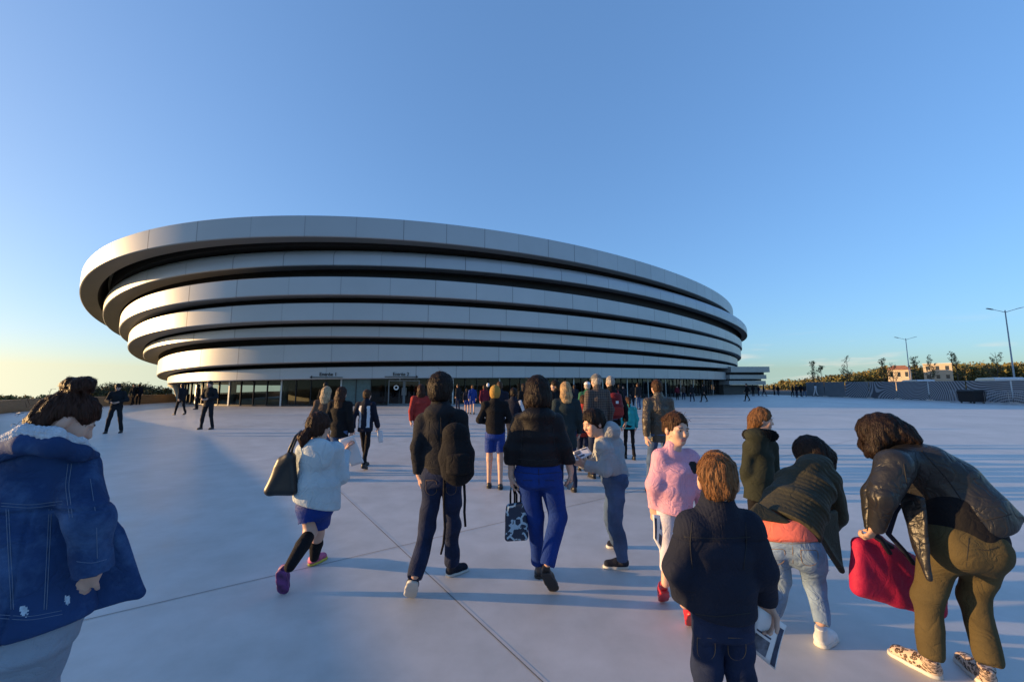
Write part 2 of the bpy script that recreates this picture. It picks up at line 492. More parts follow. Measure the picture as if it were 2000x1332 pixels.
for body, u0, v0, v1, ua, ub, left in (('Entrée 1', 641, 734, 737, 612, 668, True), ('Entrée 2', 786, 733.5, 735.8, 756, 815, False)):
    p, t, ang = on_ring(7, u0)
    nn = Vector((t.y, -t.x))
    q = p + nn * .05
    o = link('lettering', text_mesh(body, .36), M_black, arena)
    o.location = Vector((q.x, q.y, W(u0, v0, q.y).z)) - arena.location
    o.rotation_euler = (math.pi / 2, 0, ang)
    L_ = (ub - ua) / F * p.y
    mb = MB(); zc = W(u0, v1, q.y).z; um = (ua + ub) / 2
    c = p + nn * .05 + t * ((um - u0) / F * p.y)
    mb.box((c.x, c.y, zc), (L_, .03, .055), ang)
    s_ = -1 if left else 1
    e = c + t * (L_ / 2 * s_)
    tip = e + t * (.16 * s_)
    mb.add([(*(e + nn * .02), zc - .1), (*(e + nn * .02), zc + .14), (*(tip + nn * .02), zc), (*(e - nn * .01), zc - .1), (*(e - nn * .01), zc + .14), (*(tip - nn * .01), zc)], [(0, 1, 2), (5, 4, 3), (0, 2, 5, 3), (2, 1, 4, 5), (1, 0, 3, 4)])
    mb.build('arrow', M_black, arena, origin=arena.location)
# double door below the right-hand sign
p, t, ang = on_ring(7, 787, -1.02); nn = Vector((t.y, -t.x))
M_dframe = mat('door_frame_metal', (.16, .17, .18), .45, .5)
M_door = glass_mat('door_glass', (.9, .95, .95), .5)
for k in (-1, 1):
    c = p + t * (.62 * k)
    mb = MB()
    for dx in (-.57, .57): mb.box((c.x + t.x * dx, c.y + t.y * dx, 1.03), (.08, .07, 2.02), ang)
    for z in (.08, 1.98): mb.box((c.x, c.y, z), (1.06, .066, .11), ang)
    d = mb.build('door', M_dframe, arena, origin=arena.location)
    mb = MB(); mb.box((c.x, c.y, 1.03), (1.06, .012, 1.78), ang); mb.build('pane', M_door, d, origin=arena.location)
    mb = MB(); h = c - t * (.47 * k) + nn * .08; mb.tube((h.x, h.y, .8), (h.x, h.y, 1.4), .018); mb.build('handle', M_steel, d, origin=arena.location)
    if k == -1:
        mb = MB(); s_ = c + nn * .02
        for a in range(16):
            a0, a1 = a * math.pi / 8, (a + 1) * math.pi / 8
            pt = lambda r, an: (s_.x + t.x * r * math.cos(an), s_.y + t.y * r * math.cos(an), 1.42 + r * math.sin(an))
            mb.add([pt(.11, a0), pt(.2, a0), pt(.2, a1), pt(.11, a1)], [(0, 1, 2, 3)])
        mb.build('ring_sticker', M_white, d, origin=arena.location)
# tapered leg carrying the left end of the lowest band
p = W(343, 752, 37.5); q_ = W(348.5, 789, 37.5)
mb = MB(); mb.path([(q_.x, q_.y, -.01), (q_.x, q_.y, .25), (p.x + .15, p.y, 1.35), (p.x - .02, p.y, 1.75)], [.16, .16, .28, .62], 12)
mb.build('support_leg', M_incol, arena, smooth=True, origin=arena.location)

# ------------------------------------------------------------------ annex behind the right end
ax = empty('annex_building', (43, 70, 0), 'low white banded annex building just right of the big arena', 'building')
M_band2 = panel_mat('annex_cladding', (.4, .41, .42), 3.0)
def blk(name, u0, u1, v0, v1, Ya, Yb, m, depth=10, yoff=0, parent=ax):
    a = W(u0, v1, Ya); b = W(u1, v1, Yb); za = W(u0, v0, Ya).z; zb_ = W(u1, v0, Yb).z
    if v1 > 769: a.z = b.z = 0
    t = Vector((b.x - a.x, b.y - a.y)).normalized(); n = Vector((-t.y, t.x))
    o = n * yoff; d = n * depth
    A, B = Vector((a.x, a.y)) + o, Vector((b.x, b.y)) + o
    V = [(*A, a.z), (*B, b.z), (*(B + d), b.z), (*(A + d), a.z), (*A, za), (*B, zb_), (*(B + d), zb_), (*(A + d), za)]
    mb = MB(); mb.add(V, [(3, 2, 1, 0), (4, 5, 6, 7), (0, 1, 5, 4), (1, 2, 6, 5), (2, 3, 7, 6), (3, 0, 4, 7)])
    return mb.build(name, m, parent, origin=parent.location)
blk('facade_band', 1428, 1503.5, 716, 727, 66, 73, M_band2)
blk('window_strip', 1428, 1498, 727.2, 731.8, 66, 73, M_core, 9, .5)  # dark box filling the gap between the annex bands
blk('facade_band', 1428, 1499.5, 732, 740, 66, 73, M_band2, 9.6, .2)
blk('window_strip', 1428, 1495, 740.2, 743.5, 66, 73, M_core, 9, .7)
blk('facade_band', 1428, 1499.5, 743.7, 751.5, 66, 73, M_band2, 9.6, .3)
blk('wall', 1428, 1496, 751.7, 770, 66, 73, M_inw, 9, 1.2)

# ------------------------------------------------------------------ hoarding along the right edge of the plaza
def stripe_mat():
    m = mat('striped_mesh_fabric', (.1, .12, .15), .85, var=.05)
    N = m.node_tree.nodes; L = m.node_tree.links; b = N['Principled BSDF']
    t = N.new('ShaderNodeTexCoord'); mp_ = N.new('ShaderNodeMapping'); mp_.inputs['Rotation'].default_value = (rad(38), 0, 0); mp_.inputs['Scale'].default_value = (1, .32, .8)
    nz_ = N.new('ShaderNodeTexNoise'); nz_.inputs['Scale'].default_value = .16; nz_.inputs['Detail'].default_value = 0; L.new(t.outputs['Object'], nz_.inputs[0])
    va = N.new('ShaderNodeVectorMath'); va.operation = 'MULTIPLY_ADD'; L.new(nz_.outputs['Color'], va.inputs[0]); va.inputs[1].default_value = (0, 13, 13); L.new(t.outputs['Object'], va.inputs[2])
    L.new(va.outputs[0], mp_.inputs[0])
    w = N.new('ShaderNodeTexWave'); w.wave_type = 'BANDS'; w.bands_direction = 'Y'; w.inputs['Scale'].default_value = 2.1; w.inputs['Distortion'].default_value = 2; w.inputs['Detail'].default_value = 1; w.inputs['Detail Scale'].default_value = .16
    L.new(mp_.outputs[0], w.inputs[0])
    r = N.new('ShaderNodeValToRGB'); r.color_ramp.elements[0].position = .42; r.color_ramp.elements[1].position = .58
    r.color_ramp.elements[0].color = (.07, .085, .11, 1); r.color_ramp.elements[1].color = (.27, .31, .36, 1)
    L.new(w.outputs[0], r.inputs[0]); L.new(r.outputs[0], b.inputs['Base Color'])
    return m
M_stripe = stripe_mat()
M_plain = mat('grey_blue_hoarding', (.15, .18, .21), .7, var=.08, vs=1.2)
fence = empty('hoarding_fence', (43.6, 40, 0), 'long site fence hung with swirling striped fabric along the right edge of the plaza', 'fence')
FX = 43.6
y0 = 14.0; k = 0
while y0 < 59:
    w_ = 3.5
    mb = MB()
    # slightly slack fabric
    n_ = 8; V = []; Fc = []
    for i in range(n_ + 1):
        for z in (.08, .7, 1.35, 1.98):
            bulge = .07 * math.sin(math.pi * i / n_) * math.sin(math.pi * z / 2.0) * (1 if k % 2 else .5) + .02 * math.sin(i * 2.1 + k + z * 3)
            V.append((FX + bulge, y0 + .05 + (w_ - .1) * i / n_, z))
    for i in range(n_):
        for j in range(3): Fc.append((i * 4 + j, i * 4 + j + 1, (i + 1) * 4 + j + 1, (i + 1) * 4 + j))
    mb.add(V, Fc)
    mb.build('fabric_panel', M_plain if y0 > 51 else M_stripe, fence, smooth=True, origin=fence.location)
    mb = MB(); mb.tube((FX + .1, y0, 0), (FX + .1, y0, 2.05), .025); mb.build('post', M_steel, fence, origin=fence.location)
    mb = MB(); mb.box((FX + .1, y0, .07), (.22, .7, .14)); mb.build('foot_block', M_conc, fence, origin=fence.location)
    mb = MB(); mb.tube((FX + .1, y0 + .03, 2.0), (FX + .1, y0 + w_ - .03, 2.0), .02); mb.build('top_rail', M_steel, fence, origin=fence.location)
    y0 += w_; k += 1
# crowd barriers in front of it
def make_barrier(loc, rz):
    e = empty('crowd_barrier', loc, 'galvanised crowd control barrier standing in front of the striped fence', 'barrier', 'crowd barriers by the striped fence', rz)
    mb = MB(); mb.path([(-1.1, 0, .12), (-1.1, 0, 1.05), (-1.05, 0, 1.1), (1.05, 0, 1.1), (1.1, 0, 1.05), (1.1, 0, .12), (-1.1, 0, .12)], .021, 8); mb.build('frame', M_steel, e, True)
    mb = MB()
    for i in range(1, 18): mb.tube((-1.1 + i * .122, 0, .13), (-1.1 + i * .122, 0, 1.09), .009, n=6)
    mb.build('bars', M_steel, e, True)
    for sx_ in (-.8, .8):
        mb = MB(); mb.box((sx_, 0, .02), (.05, .5, .04)); mb.build('foot', M_steel, e)
    return e
def dup(r, loc, rz, label=None, group=None):
    c = r.copy(); COL.objects.link(c); c.location = loc; c.rotation_euler = (0, 0, rz)
    if label: c['label'] = label
    if group: c['group'] = group
    for ch in r.children:
        k_ = ch.copy(); COL.objects.link(k_); k_.parent = c
        for g_ in ch.children:
            d_ = g_.copy(); COL.objects.link(d_); d_.parent = k_
    return c
b0 = make_barrier((41.6, 32.6, 0), rad(88))
for i in range(1, 5): dup(b0, (41.6 + .12 * (i % 2), 32.6 - 2.3 * i if i < 3 else 32.6 + 2.3 * (i - 2), 0), rad(88 + (i * 37 % 7) - 3))
# black wheeled container
bn = empty('rubbish_container', (41.4, 36.2, 0), 'black wheeled rubbish container in front of the striped fence', 'bin')
M_bin = mat('black_plastic', (.012, .012, .014), .5)
mb = MB(); mb.add([(-.5, -.62, .12), (.5, -.62, .12), (.5, .62, .12), (-.5, .62, .12), (-.58, -.7, 1.05), (.58, -.7, 1.05), (.58, .7, 1.05), (-.58, .7, 1.05)], [(3, 2, 1, 0), (4, 5, 6, 7), (0, 1, 5, 4), (1, 2, 6, 5), (2, 3, 7, 6), (3, 0, 4, 7)])
mb.build('bin_body', M_bin, bn, bevel=.03)
mb = MB(); mb.add([(-.62, -.73, 1.06), (.62, -.73, 1.06), (.62, .73, 1.06), (-.62, .73, 1.06), (-.5, -.7, 1.2), (.3, -.7, 1.22), (.3, .7, 1.22), (-.5, .7, 1.2)], [(3, 2, 1, 0), (4, 5, 6, 7), (0, 1, 5, 4), (1, 2, 6, 5), (2, 3, 7, 6), (3, 0, 4, 7)])
mb.build('bin_lid', M_bin, bn, bevel=.02)
for sx_ in (-.42, .42):
    for sy_ in (-.5, .5):
        mb = MB(); mb.tube((sx_ - .03, sy_, .07), (sx_ + .03, sy_, .07), .07, n=12); mb.build('wheel', M_dark, bn, True)

# ------------------------------------------------------------------ lamp posts
M_lamp = mat('lamp_grey', (.3, .33, .36), .45, .5)
def lamp(x, y, H_, label, rz=0):
    e = empty('street_lamp', (x, y, 0), label, 'street lamp', 'tall lamp posts of the car park', rz)
    mb = MB(); mb.path([(0, 0, 0), (0, 0, 1.2), (0, 0, 1.25), (0, 0, H_)], [.11, .105, .085, .05], 10); mb.build('pole', M_lamp, e, True)
    mb = MB(); mb.box((0, 0, .03), (.4, .4, .05)); mb.build('base_plate', M_dark, e)
    for s_ in (-1, 1):
        mb = MB(); mb.path([(0, 0, H_ - .25), (.5 * s_, 0, H_ - .08), (1.15 * s_, 0, H_ + .12)], [.035, .03, .028], 8); mb.build('arm', M_lamp, e, True)
        mb = MB(); a = Vector((1.1 * s_, 0, H_ + .11)); d = Vector((s_, 0, .28)).normalized(); up = Vector((0, 0, 1)); w_ = Vector((0, 1, 0))
        V = []
        for l_, hw, th_ in ((0, .07, .05), (.15, .13, .07), (.6, .14, .05), (.68, .1, .02)):
            for a_, b_ in ((-1, -1), (1, -1), (1, 1), (-1, 1)): V.append(a + d * l_ + w_ * hw * a_ + up * th_ * .5 * b_)
        Fc = [(3, 2, 1, 0), (12, 13, 14, 15)] + [(i * 4 + k_, i * 4 + (k_ + 1) % 4, i * 4 + 4 + (k_ + 1) % 4, i * 4 + 4 + k_) for i in range(3) for k_ in range(4)]
        mb.add(V, Fc); mb.build('lamp_head', M_lamp, e)
    return e
p = W(1982, 745, 46); lamp(p.x, p.y, W(1965, 606, 46).z, 'tall grey double armed lamp post leaning into the sky at far right', rad(-12))
p = W(1778, 745, 74); lamp(p.x, p.y, W(1776, 661, 74).z, 'smaller distant lamp post among bare saplings behind the fence', rad(-12))

# ------------------------------------------------------------------ vegetation
rng = np.random.default_rng(11)
def leaf_cloud(centres, radii, per, size, squash=.8, rng=rng):
    """many small leaf-clump faces scattered through a set of ellipsoidal puffs, denser towards their outside"""
    V = []; n = 0
    allp = []
    for c, r, k in zip(centres, radii, per):
        d = rng.normal(size=(k, 3)); d /= np.linalg.norm(d, axis=1)[:, None]
        rr = rng.random(k) ** .45
        p = np.array(c) + d * rr[:, None] * r * np.array([1, 1, squash]) + rng.normal(size=(k, 3)) * r * .07
        allp.append(p)
    P_ = np.concatenate(allp); n = len(P_)
    a = rng.normal(size=(n, 3)); a /= np.linalg.norm(a, axis=1)[:, None]
    b = np.cross(a, rng.normal(size=(n, 3))); b /= np.linalg.norm(b, axis=1)[:, None]
    s_ = size * (.5 + rng.random(n))[:, None]
    v = np.stack([P_ - a * s_, P_ - b * s_ * .55, P_ + a * s_, P_ + b * s_ * .55], 1).reshape(-1, 3)
    f = np.arange(4 * n).reshape(n, 4)
    return v, f
def leaf_mesh(name, v, f, nm=3):
    me = bpy.data.meshes.new(name)
    me.vertices.add(len(v)); me.vertices.foreach_set('co', v.astype(np.float32).ravel())
    me.loops.add(f.size); me.loops.foreach_set('vertex_index', f.ravel().astype(np.int32))
    me.polygons.add(len(f)); me.polygons.foreach_set('loop_start', np.arange(0, f.size, 4, dtype=np.int32))
    me.polygons.foreach_set('material_index', rng.integers(0, nm, len(f)).astype(np.int32))
    me.update(calc_edges=True)
    return me
M_leaf = [mat('leaf_olive', (.13, .115, .032), .8, var=.3, vs=.3), mat('leaf_green', (.075, .085, .028), .8, var=.3, vs=.3), mat('leaf_autumn', (.15, .115, .036), .8, var=.3, vs=.3)]
M_leaf_dk = [mat('leaf_dark', (.04, .045, .02), .8, var=.3, vs=.5), mat('leaf_dusky', (.06, .055, .025), .8, var=.3, vs=.5), M_leaf[1]]
M_bark = mat('bark', (.09, .07, .055), .9, var=.3, vs=8)
# wood beyond the car park, climbing to the right
V = []; Fs = []; off = 0
def top_v(u):
    return np.interp(u, [1490, 1540, 1600, 1660, 1720, 1745, 1800, 1850, 1900, 1950, 2000, 2100, 2300], [750, 742, 737, 729, 720, 714, 716, 713, 706, 711, 707, 708, 712])
cs = []; rs_ = []; pk = []
for i in range(260):
    u = 1488 + 560 * rng.random(); Y = 132 + 60 * rng.random() ** 1.3
    p = W(u, top_v(u) + rng.normal() * 2.5 + 3, Y)
    r = (1.9 + 1.6 * rng.random()) * Y / 140
    zt = p.z - r * .8
    z = zt
    while z > -.5:
        cs.append((p.x + rng.normal() * .6, p.y + rng.normal() * 1.0, z)); rs_.append(r * (1 + .15 * rng.random())); pk.append(int(150 if z == zt else 60))
        z -= r * 1.1
v, f = leaf_cloud(cs, rs_, pk, .42)
tag(link('woodland', leaf_mesh('woodland', v, f), M_leaf), kind='stuff')
def sapling(x, y, H_, label, spread=.8, seed=1, leaves=70, group='thin saplings behind the fence', lf=.09):
    r_ = random.Random(seed)
    e = empty('sapling_tree', (x, y, 0), label, 'tree', group)
    mb = MB(); tips = []
    trunk = [(0, 0, 0)]
    for i in range(1, 7): trunk.append((trunk[-1][0] + r_.uniform(-.08, .08), trunk[-1][1] + r_.uniform(-.08, .08), H_ * i / 6))
    mb.path(trunk, [.075 * (1 - i / 7.5) * H_ / 6 for i in range(7)], 7); mb.build('trunk', M_bark, e, True)
    mb = MB()
    for i in range(22):
        t_ = r_.uniform(.3, .95); k_ = int(t_ * 6); b_ = Vector(trunk[k_]).lerp(Vector(trunk[min(k_ + 1, 6)]), t_ * 6 - k_)
        an = r_.uniform(0, 6.28); l_ = H_ * .32 * (1.15 - t_) * r_.uniform(.6, 1.2) + .3
        d = Vector((math.cos(an) * spread, math.sin(an) * spread, 1.1)).normalized()
        m_ = b_ + d * l_ * .5; e_ = b_ + (d + Vector((0, 0, .35))).normalized() * l_
        mb.path([b_, m_, e_], [.022, .016, .006], 5); tips += [m_, e_, m_.lerp(e_, .5)]
        for j in range(2):
            s_ = m_.lerp(e_, r_.random()); q = s_ + Vector((r_.uniform(-.5, .5), r_.uniform(-.5, .5), r_.uniform(.1, .5))) * .7
            mb.path([s_, q], [.01, .004], 4); tips += [q]
    mb.build('branches', M_bark, e, True)
    tips = tips[:leaves]
    v, f = leaf_cloud([tuple(t_) for t_ in tips], [.22] * len(tips), [7] * len(tips), lf)
    link('crown', leaf_mesh('crown', v, f), M_leaf, e)
    return e
SAP = [(1590, 708, 78, 'bare thin sapling at the left end of the row behind the fence'), (1606, 716, 80, 'short twiggy sapling second in the row behind the fence'), (1655, 697, 72, 'tall pointed sapling rising alone above the low wood'), (1730, 699, 70, 'bushy headed sapling left of the distant lamp post'), (1745, 708, 76, 'small sapling between bushy sapling and distant lamp post'), (1790, 698, 66, 'wide branching sapling just right of the distant lamp post'), (1820, 696, 70, 'slender sapling between lamp post and beige block'), (1872, 690, 68, 'thin leaning sapling right of the beige block'), (1948, 688, 66, 'sparse sapling just left of the tall lamp post')]
for i, (u, v_, Y, lb) in enumerate(SAP):
    p = W(u, 752, Y); sapling(p.x, p.y, W(u, v_, Y).z, lb, .55 + .3 * (i % 3), 40 + i)
# bushes beyond the parapet on the left
def bush(x, y, z, w_, H_, label, n_=9, mats=M_leaf_dk, group='bushes beyond the left parapet', seed=3):
    e = empty('bush', (x, y, z), label, 'bush', group)
    r_ = np.random.default_rng(seed)
    cs = [(r_.normal() * w_ * .3, r_.normal() * w_ * .25, H_ * (.35 + .35 * r_.random())) for _ in range(n_)]
    v, f = leaf_cloud(cs, [H_ * (.42 + .14 * r_.random()) for _ in cs], [520] * n_, .11, .9, r_)
    v = v[:, :]; link('foliage', leaf_mesh('foliage', v, f), mats, e)
    mb = MB()
    for k_ in range(4): mb.path([(0, 0, -.1), (r_.normal() * .2 * w_, r_.normal() * .2 * w_, H_ * .6)], [.05, .015], 6)
    mb.build('stem', M_bark, e, True)
def gz(x): return -.03 * max(0, -(x + 38)) - .012
BU = [(190, 758, 62, 4.4, 'low dark bush at the left end of the hedge row'), (212, 754, 60, 4.6, 'rounded bush second from the left in the hedge row'), (236, 750, 62, 5.0, 'tall dark bush in the middle of the hedge row'), (258, 750, 64, 5.0, 'broad bush right of the tall dark bush'), (282, 752, 62, 4.6, 'bushy dark bush near the right end of the hedge row'), (303, 759, 58, 3.0, 'small paler bush at the right end of the hedge row')]
for i, (u, v_, Y, w_, lb) in enumerate(BU):
    p = W(u, v_, Y); z = gz(p.x); bush(p.x, p.y, z, w_, p.z - z, lb, seed=20 + i)
cs = []; rs_ = []; pk = []
for i in range(150):
    u = -60 + 420 * rng.random(); Y = 150 + 90 * rng.random()
    vt = np.interp(u, [-60, 20, 60, 100, 170, 240, 360], [777, 772, 775, 771, 772, 772, 770]) + rng.normal() * 1.6
    p = W(u, vt, Y); r = 1.3 + 1.4 * rng.random()
    for k_ in range(4): cs.append((p.x + rng.normal(), p.y, p.z - r * (.8 + k_))); rs_.append(r); pk.append(90)
v, f = leaf_cloud(cs, rs_, pk, .45)
tag(link('treeline', leaf_mesh('treeline', v, f), M_leaf), kind='stuff')

# ------------------------------------------------------------------ far buildings and vans over the fence
M_beige = mat('beige_render', (.45, .38, .29), .85, var=.08, vs=.3)
M_tile = mat('terracotta_tiles', (.3, .13, .07), .8, var=.25, vs=2)
M_win = mat('window_glass_dark', (.03, .035, .045), .15)
def far_house(u0, u1, v0, Y, depth, floors, cols, label, roofh=0):
    a = W(u0, 752, Y); b = W(u1, 752, Y); H_ = W(u0, v0, Y).z; w_ = b.x - a.x
    e = empty('apartment_block', ((a.x + b.x) / 2, Y, 0), label, 'building', None, -.85)
    mb = MB(); mb.box((0, depth / 2, H_ / 2), (w_, depth, H_)); mb.build('wall', M_beige, e)
    if roofh:
        mb = MB(); x_ = w_ / 2 + .3
        mb.add([(-x_, -.3, H_), (x_, -.3, H_), (x_, depth + .3, H_), (-x_, depth + .3, H_), (-x_ * .5, depth / 2, H_ + roofh), (x_ * .5, depth / 2, H_ + roofh)], [(0, 1, 5, 4), (2, 3, 4, 5), (1, 2, 5), (3, 0, 4), (3, 2, 1, 0)])
        mb.build('roof', M_tile, e)
    else:
        mb = MB(); mb.box((0, depth / 2, H_ + .12), (w_ + .3, depth + .3, .24)); mb.build('roof', M_conc, e)
    for r_ in range(floors):
        for c_ in range(cols):
            x_ = -w_ / 2 + w_ * (c_ + .5) / cols; z = H_ * (r_ + .55) / floors
            mb = MB(); mb.box((x_, -.02, z), (w_ / cols * .38, .06, H_ / floors * .45)); fw = mb.build('window', M_win, e)
            mb = MB(); mb.box((x_, -.06, z - H_ / floors * .26), (w_ / cols * .46, .2, .1)); mb.build('sill', M_white, fw)
far_house(1815, 1854, 711, 121, 4, 3, 3, 'plain beige apartment block at the foot of the wood')
far_house(1742, 1774, 722, 119, 4, 2, 3, 'small beige house with terracotta roof beside the distant lamp post', 1.3)
M_van = mat('white_van_paint', (.55, .58, .62), .25, var=.03, coat=.5)
M_rub = mat('tyre_rubber', (.015, .015, .015), .8)
def van(x, y, rz, label):
    e = empty('parked_van', (x, y, 0), label, 'van', 'white vans parked behind the striped fence', rz)
    prof = [(-2.6, .35), (2.45, .35), (2.6, .6), (2.58, .95), (2.2, 1.12), (1.55, 1.95), (1.25, 2.22), (.8, 2.34), (-2.3, 2.36), (-2.55, 2.25), (-2.62, 1.2)]
    n_ = len(prof); mb = MB()
    V = [(a, -.98, b) for a, b in prof] + [(a, .98, b) for a, b in prof]
    mb.add(V, [tuple(range(n_)), tuple(range(2 * n_ - 1, n_ - 1, -1))] + [(i, i + n_, (i + 1) % n_ + n_, (i + 1) % n_) for i in range(n_)])
    mb.build('van_body', M_van, e, bevel=.05)
    mb = MB(); mb.add([(2.16, -.8, 1.2), (2.16, .8, 1.2), (1.62, .76, 1.9), (1.62, -.76, 1.9)], [(0, 1, 2, 3)]); o_ = mb.build('windscreen', M_win, e); o_.location.x = .03
    for s_ in (-1, 1):
        mb = MB(); mb.add([(1.9, s_ * 1.0, 1.2), (.9, s_ * 1.0, 1.2), (.9, s_ * 1.0, 1.9), (1.45, s_ * 1.0, 1.9)], [(0, 1, 2, 3)]); mb.build('side_window', M_win, e)
        mb = MB(); mb.box((2.55, s_ * .75, .85), (.12, .3, .22)); mb.build('headlight', M_white, e, bevel=.02)
        for wx in (-1.7, 1.65):
            mb = MB(); mb.tube((wx, s_ * .78, .34), (wx, s_ * 1.0, .34), .34, n=20); t_ = mb.build('wheel', M_rub, e, True)
            mb = MB(); mb.tube((wx, s_ * .99, .34), (wx, s_ * 1.01, .34), .2, n=16); mb.build('rim', M_steel, t_)
for i, (u, Y, rz, lb) in enumerate([(1945, 41, 60, 'white van peeking over the fence left of the tall lamp post'), (2004, 41, 75, 'white van cut by the right edge of the picture behind the fence'), (1772, 58, 70, 'distant white van behind the fence below the smaller lamp post')]):
    p = W(u, 752, Y); van(p.x + (1.2 if i == 2 else 0), p.y, rad(rz), lb)
# ------------------------------------------------------------------ solid modelling for people and soft goods
# Each body or garment is one blended implicit solid, turned into a single continuous surface (surface nets).
V3 = lambda p: np.array(p, float)
def smin(a, b, k):
    if k <= 0: return np.minimum(a, b)
    h = np.maximum(k - np.abs(a - b), 0) / k
    return np.minimum(a, b) - h * h * k * .25
class Solid:
    def __init__(s, lo, hi, h):
        s.h = h; s.lo = V3(lo); n = np.ceil((V3(hi) - s.lo) / h).astype(int) + 1
        s.ax = [s.lo[i] + h * np.arange(n[i]) for i in range(3)]
        s.D = np.full(tuple(n), 1.0, np.float32)
    def _sub(s, lo, hi):
        a = np.maximum(np.floor((V3(lo) - s.lo) / s.h).astype(int), 0); b = np.minimum(np.ceil((V3(hi) - s.lo) / s.h).astype(int) + 1, s.D.shape)
        if (b <= a).any(): return None
        sl = tuple(slice(i, j) for i, j in zip(a, b))
        g = np.meshgrid(*[s.ax[i][sl[i]].astype(np.float32) for i in range(3)], indexing='ij', sparse=True)
        return sl, g
    def _put(s, sl, d, k, op):
        if op == 'add': s.D[sl] = smin(s.D[sl], d, k)
        elif op == 'sub': s.D[sl] = -smin(-s.D[sl], d, k)
        elif op == 'and': s.D[sl] = -smin(-s.D[sl], -d, k)
    def tube(s, a, b, ra, rb=None, side=None, k=.02, op='add', cap=1.):
        """tapered tube; radii may be pairs (across `side`, at right angles to it)"""
        a, b = V3(a), V3(b); rb = ra if rb is None else rb
        ra = ra if isinstance(ra, (tuple, list)) else (ra, ra); rb = rb if isinstance(rb, (tuple, list)) else (rb, rb)
        m = max(ra + rb) + k + 2.5 * s.h
        q = s._sub(np.minimum(a, b) - m, np.maximum(a, b) + m)
        if q is None: return s
        sl, (X, Y, Z) = q
        ab = b - a; L2 = max(ab @ ab, 1e-9)
        x, y, z = X - a[0], Y - a[1], Z - a[2]
        t = np.clip((x * ab[0] + y * ab[1] + z * ab[2]) / L2, 0, 1)
        qx, qy, qz = x - t * ab[0], y - t * ab[1], z - t * ab[2]
        e = ab / math.sqrt(L2)
        if side is None:
            r = ra[0] + (rb[0] - ra[0]) * t
            d = np.sqrt(qx * qx + qy * qy + qz * qz) - r
        else:
            u = V3(side); u = u - e * (u @ e); u /= np.linalg.norm(u) + 1e-9; w = np.cross(e, u)
            r1 = ra[0] + (rb[0] - ra[0]) * t; r2 = ra[1] + (rb[1] - ra[1]) * t; r3 = np.minimum(r1, r2) * cap
            du = (qx * u[0] + qy * u[1] + qz * u[2]) / r1; dw = (qx * w[0] + qy * w[1] + qz * w[2]) / r2; de = (qx * e[0] + qy * e[1] + qz * e[2]) / r3
            d = (np.sqrt(du * du + dw * dw + de * de) - 1) * np.minimum(r1, r2)
        s._put(sl, d.astype(np.float32), k, op); return s
    def chain(s, pts, rs, side=None, k=.02, op='add', cap=1.):
        for i in range(len(pts) - 1): s.tube(pts[i], pts[i + 1], rs[i], rs[i + 1], side, k, op, cap)
        return s
    def ball(s, c, r, k=.02, op='add', R=None):
        c = V3(c); r = V3((r, r, r)) if isinstance(r, (int, float)) else V3(r)
        m = r.max() + k + 2.5 * s.h
        q = s._sub(c - m, c + m)
        if q is None: return s
        sl, (X, Y, Z) = q
        x, y, z = X - c[0], Y - c[1], Z - c[2]
        if R is not None: x, y, z = [x * R[0][i] + y * R[1][i] + z * R[2][i] for i in range(3)]   # columns of R = axes
        d = (np.sqrt((x / r[0]) ** 2 + (y / r[1]) ** 2 + (z / r[2]) ** 2) - 1) * r.min()
        s._put(sl, (d + 0 * (X + Y + Z)).astype(np.float32), k, op); return s
    def tri(s, a, b, c, r, k=.015, op='add'):
        """rounded triangular sheet of half-thickness r"""
        a, b, c = V3(a), V3(b), V3(c); m = r + k + 2.5 * s.h
        q = s._sub(np.minimum(np.minimum(a, b), c) - m, np.maximum(np.maximum(a, b), c) + m)
        if q is None: return s
        sl, (X, Y, Z) = q
        P_ = np.stack(np.broadcast_arrays(X, Y, Z), -1)
        ba, cb, ac = b - a, c - b, a - c; n = np.cross(ba, ac); n /= np.linalg.norm(n) + 1e-12
        pa, pb, pc = P_ - a, P_ - b, P_ - c
        ins = (np.sign(pa @ np.cross(ba, n)) + np.sign(pb @ np.cross(cb, n)) + np.sign(pc @ np.cross(ac, n))) >= 2
        def ed(p, e): t = np.clip((p @ e) / (e @ e), 0, 1); w = p - t[..., None] * e; return (w * w).sum(-1)
        d = np.where(ins, (pa @ n) ** 2, np.minimum(np.minimum(ed(pa, ba), ed(pb, cb)), ed(pc, ac)))
        s._put(sl, (np.sqrt(d) - r).astype(np.float32), k, op); return s
    def quad(s, a, b, c, d, r, k=.0):
        return s.tri(a, b, c, r, k).tri(a, c, d, r, k)
    def cut(s, p, n, k=.006):
        """remove everything on the side n points to"""
        p, n = V3(p), V3(n); n = n / np.linalg.norm(n)
        g = np.meshgrid(*[a.astype(np.float32) for a in s.ax], indexing='ij', sparse=True)
        d = (g[0] - p[0]) * n[0] + (g[1] - p[1]) * n[1] + (g[2] - p[2]) * n[2]
        s.D = -smin(-s.D, -d, k); return s
    def mesh(s, disp=None):
        D = s.D; D[[0, -1]] = np.maximum(D[[0, -1]], s.h); D[:, [0, -1]] = np.maximum(D[:, [0, -1]], s.h); D[:, :, [0, -1]] = np.maximum(D[:, :, [0, -1]], s.h)
        I = D < 0
        c = [I[i:i - 1 or None, j:j - 1 or None, k:k - 1 or None] for i in (0, 1) for j in (0, 1) for k in (0, 1)]
        cnt = sum(x.astype(np.int8) for x in c); act = (cnt > 0) & (cnt < 8)
        idx = np.argwhere(act); n = len(idx)
        if n == 0: return np.zeros((0, 3)), np.zeros((0, 4), int)
        num = np.full(act.shape, -1, np.int32); num[act] = np.arange(n)
        cor = np.array([(i, j, k) for i in (0, 1) for j in (0, 1) for k in (0, 1)])
        val = np.stack([D[tuple((idx + o).T)] for o in cor], 1)
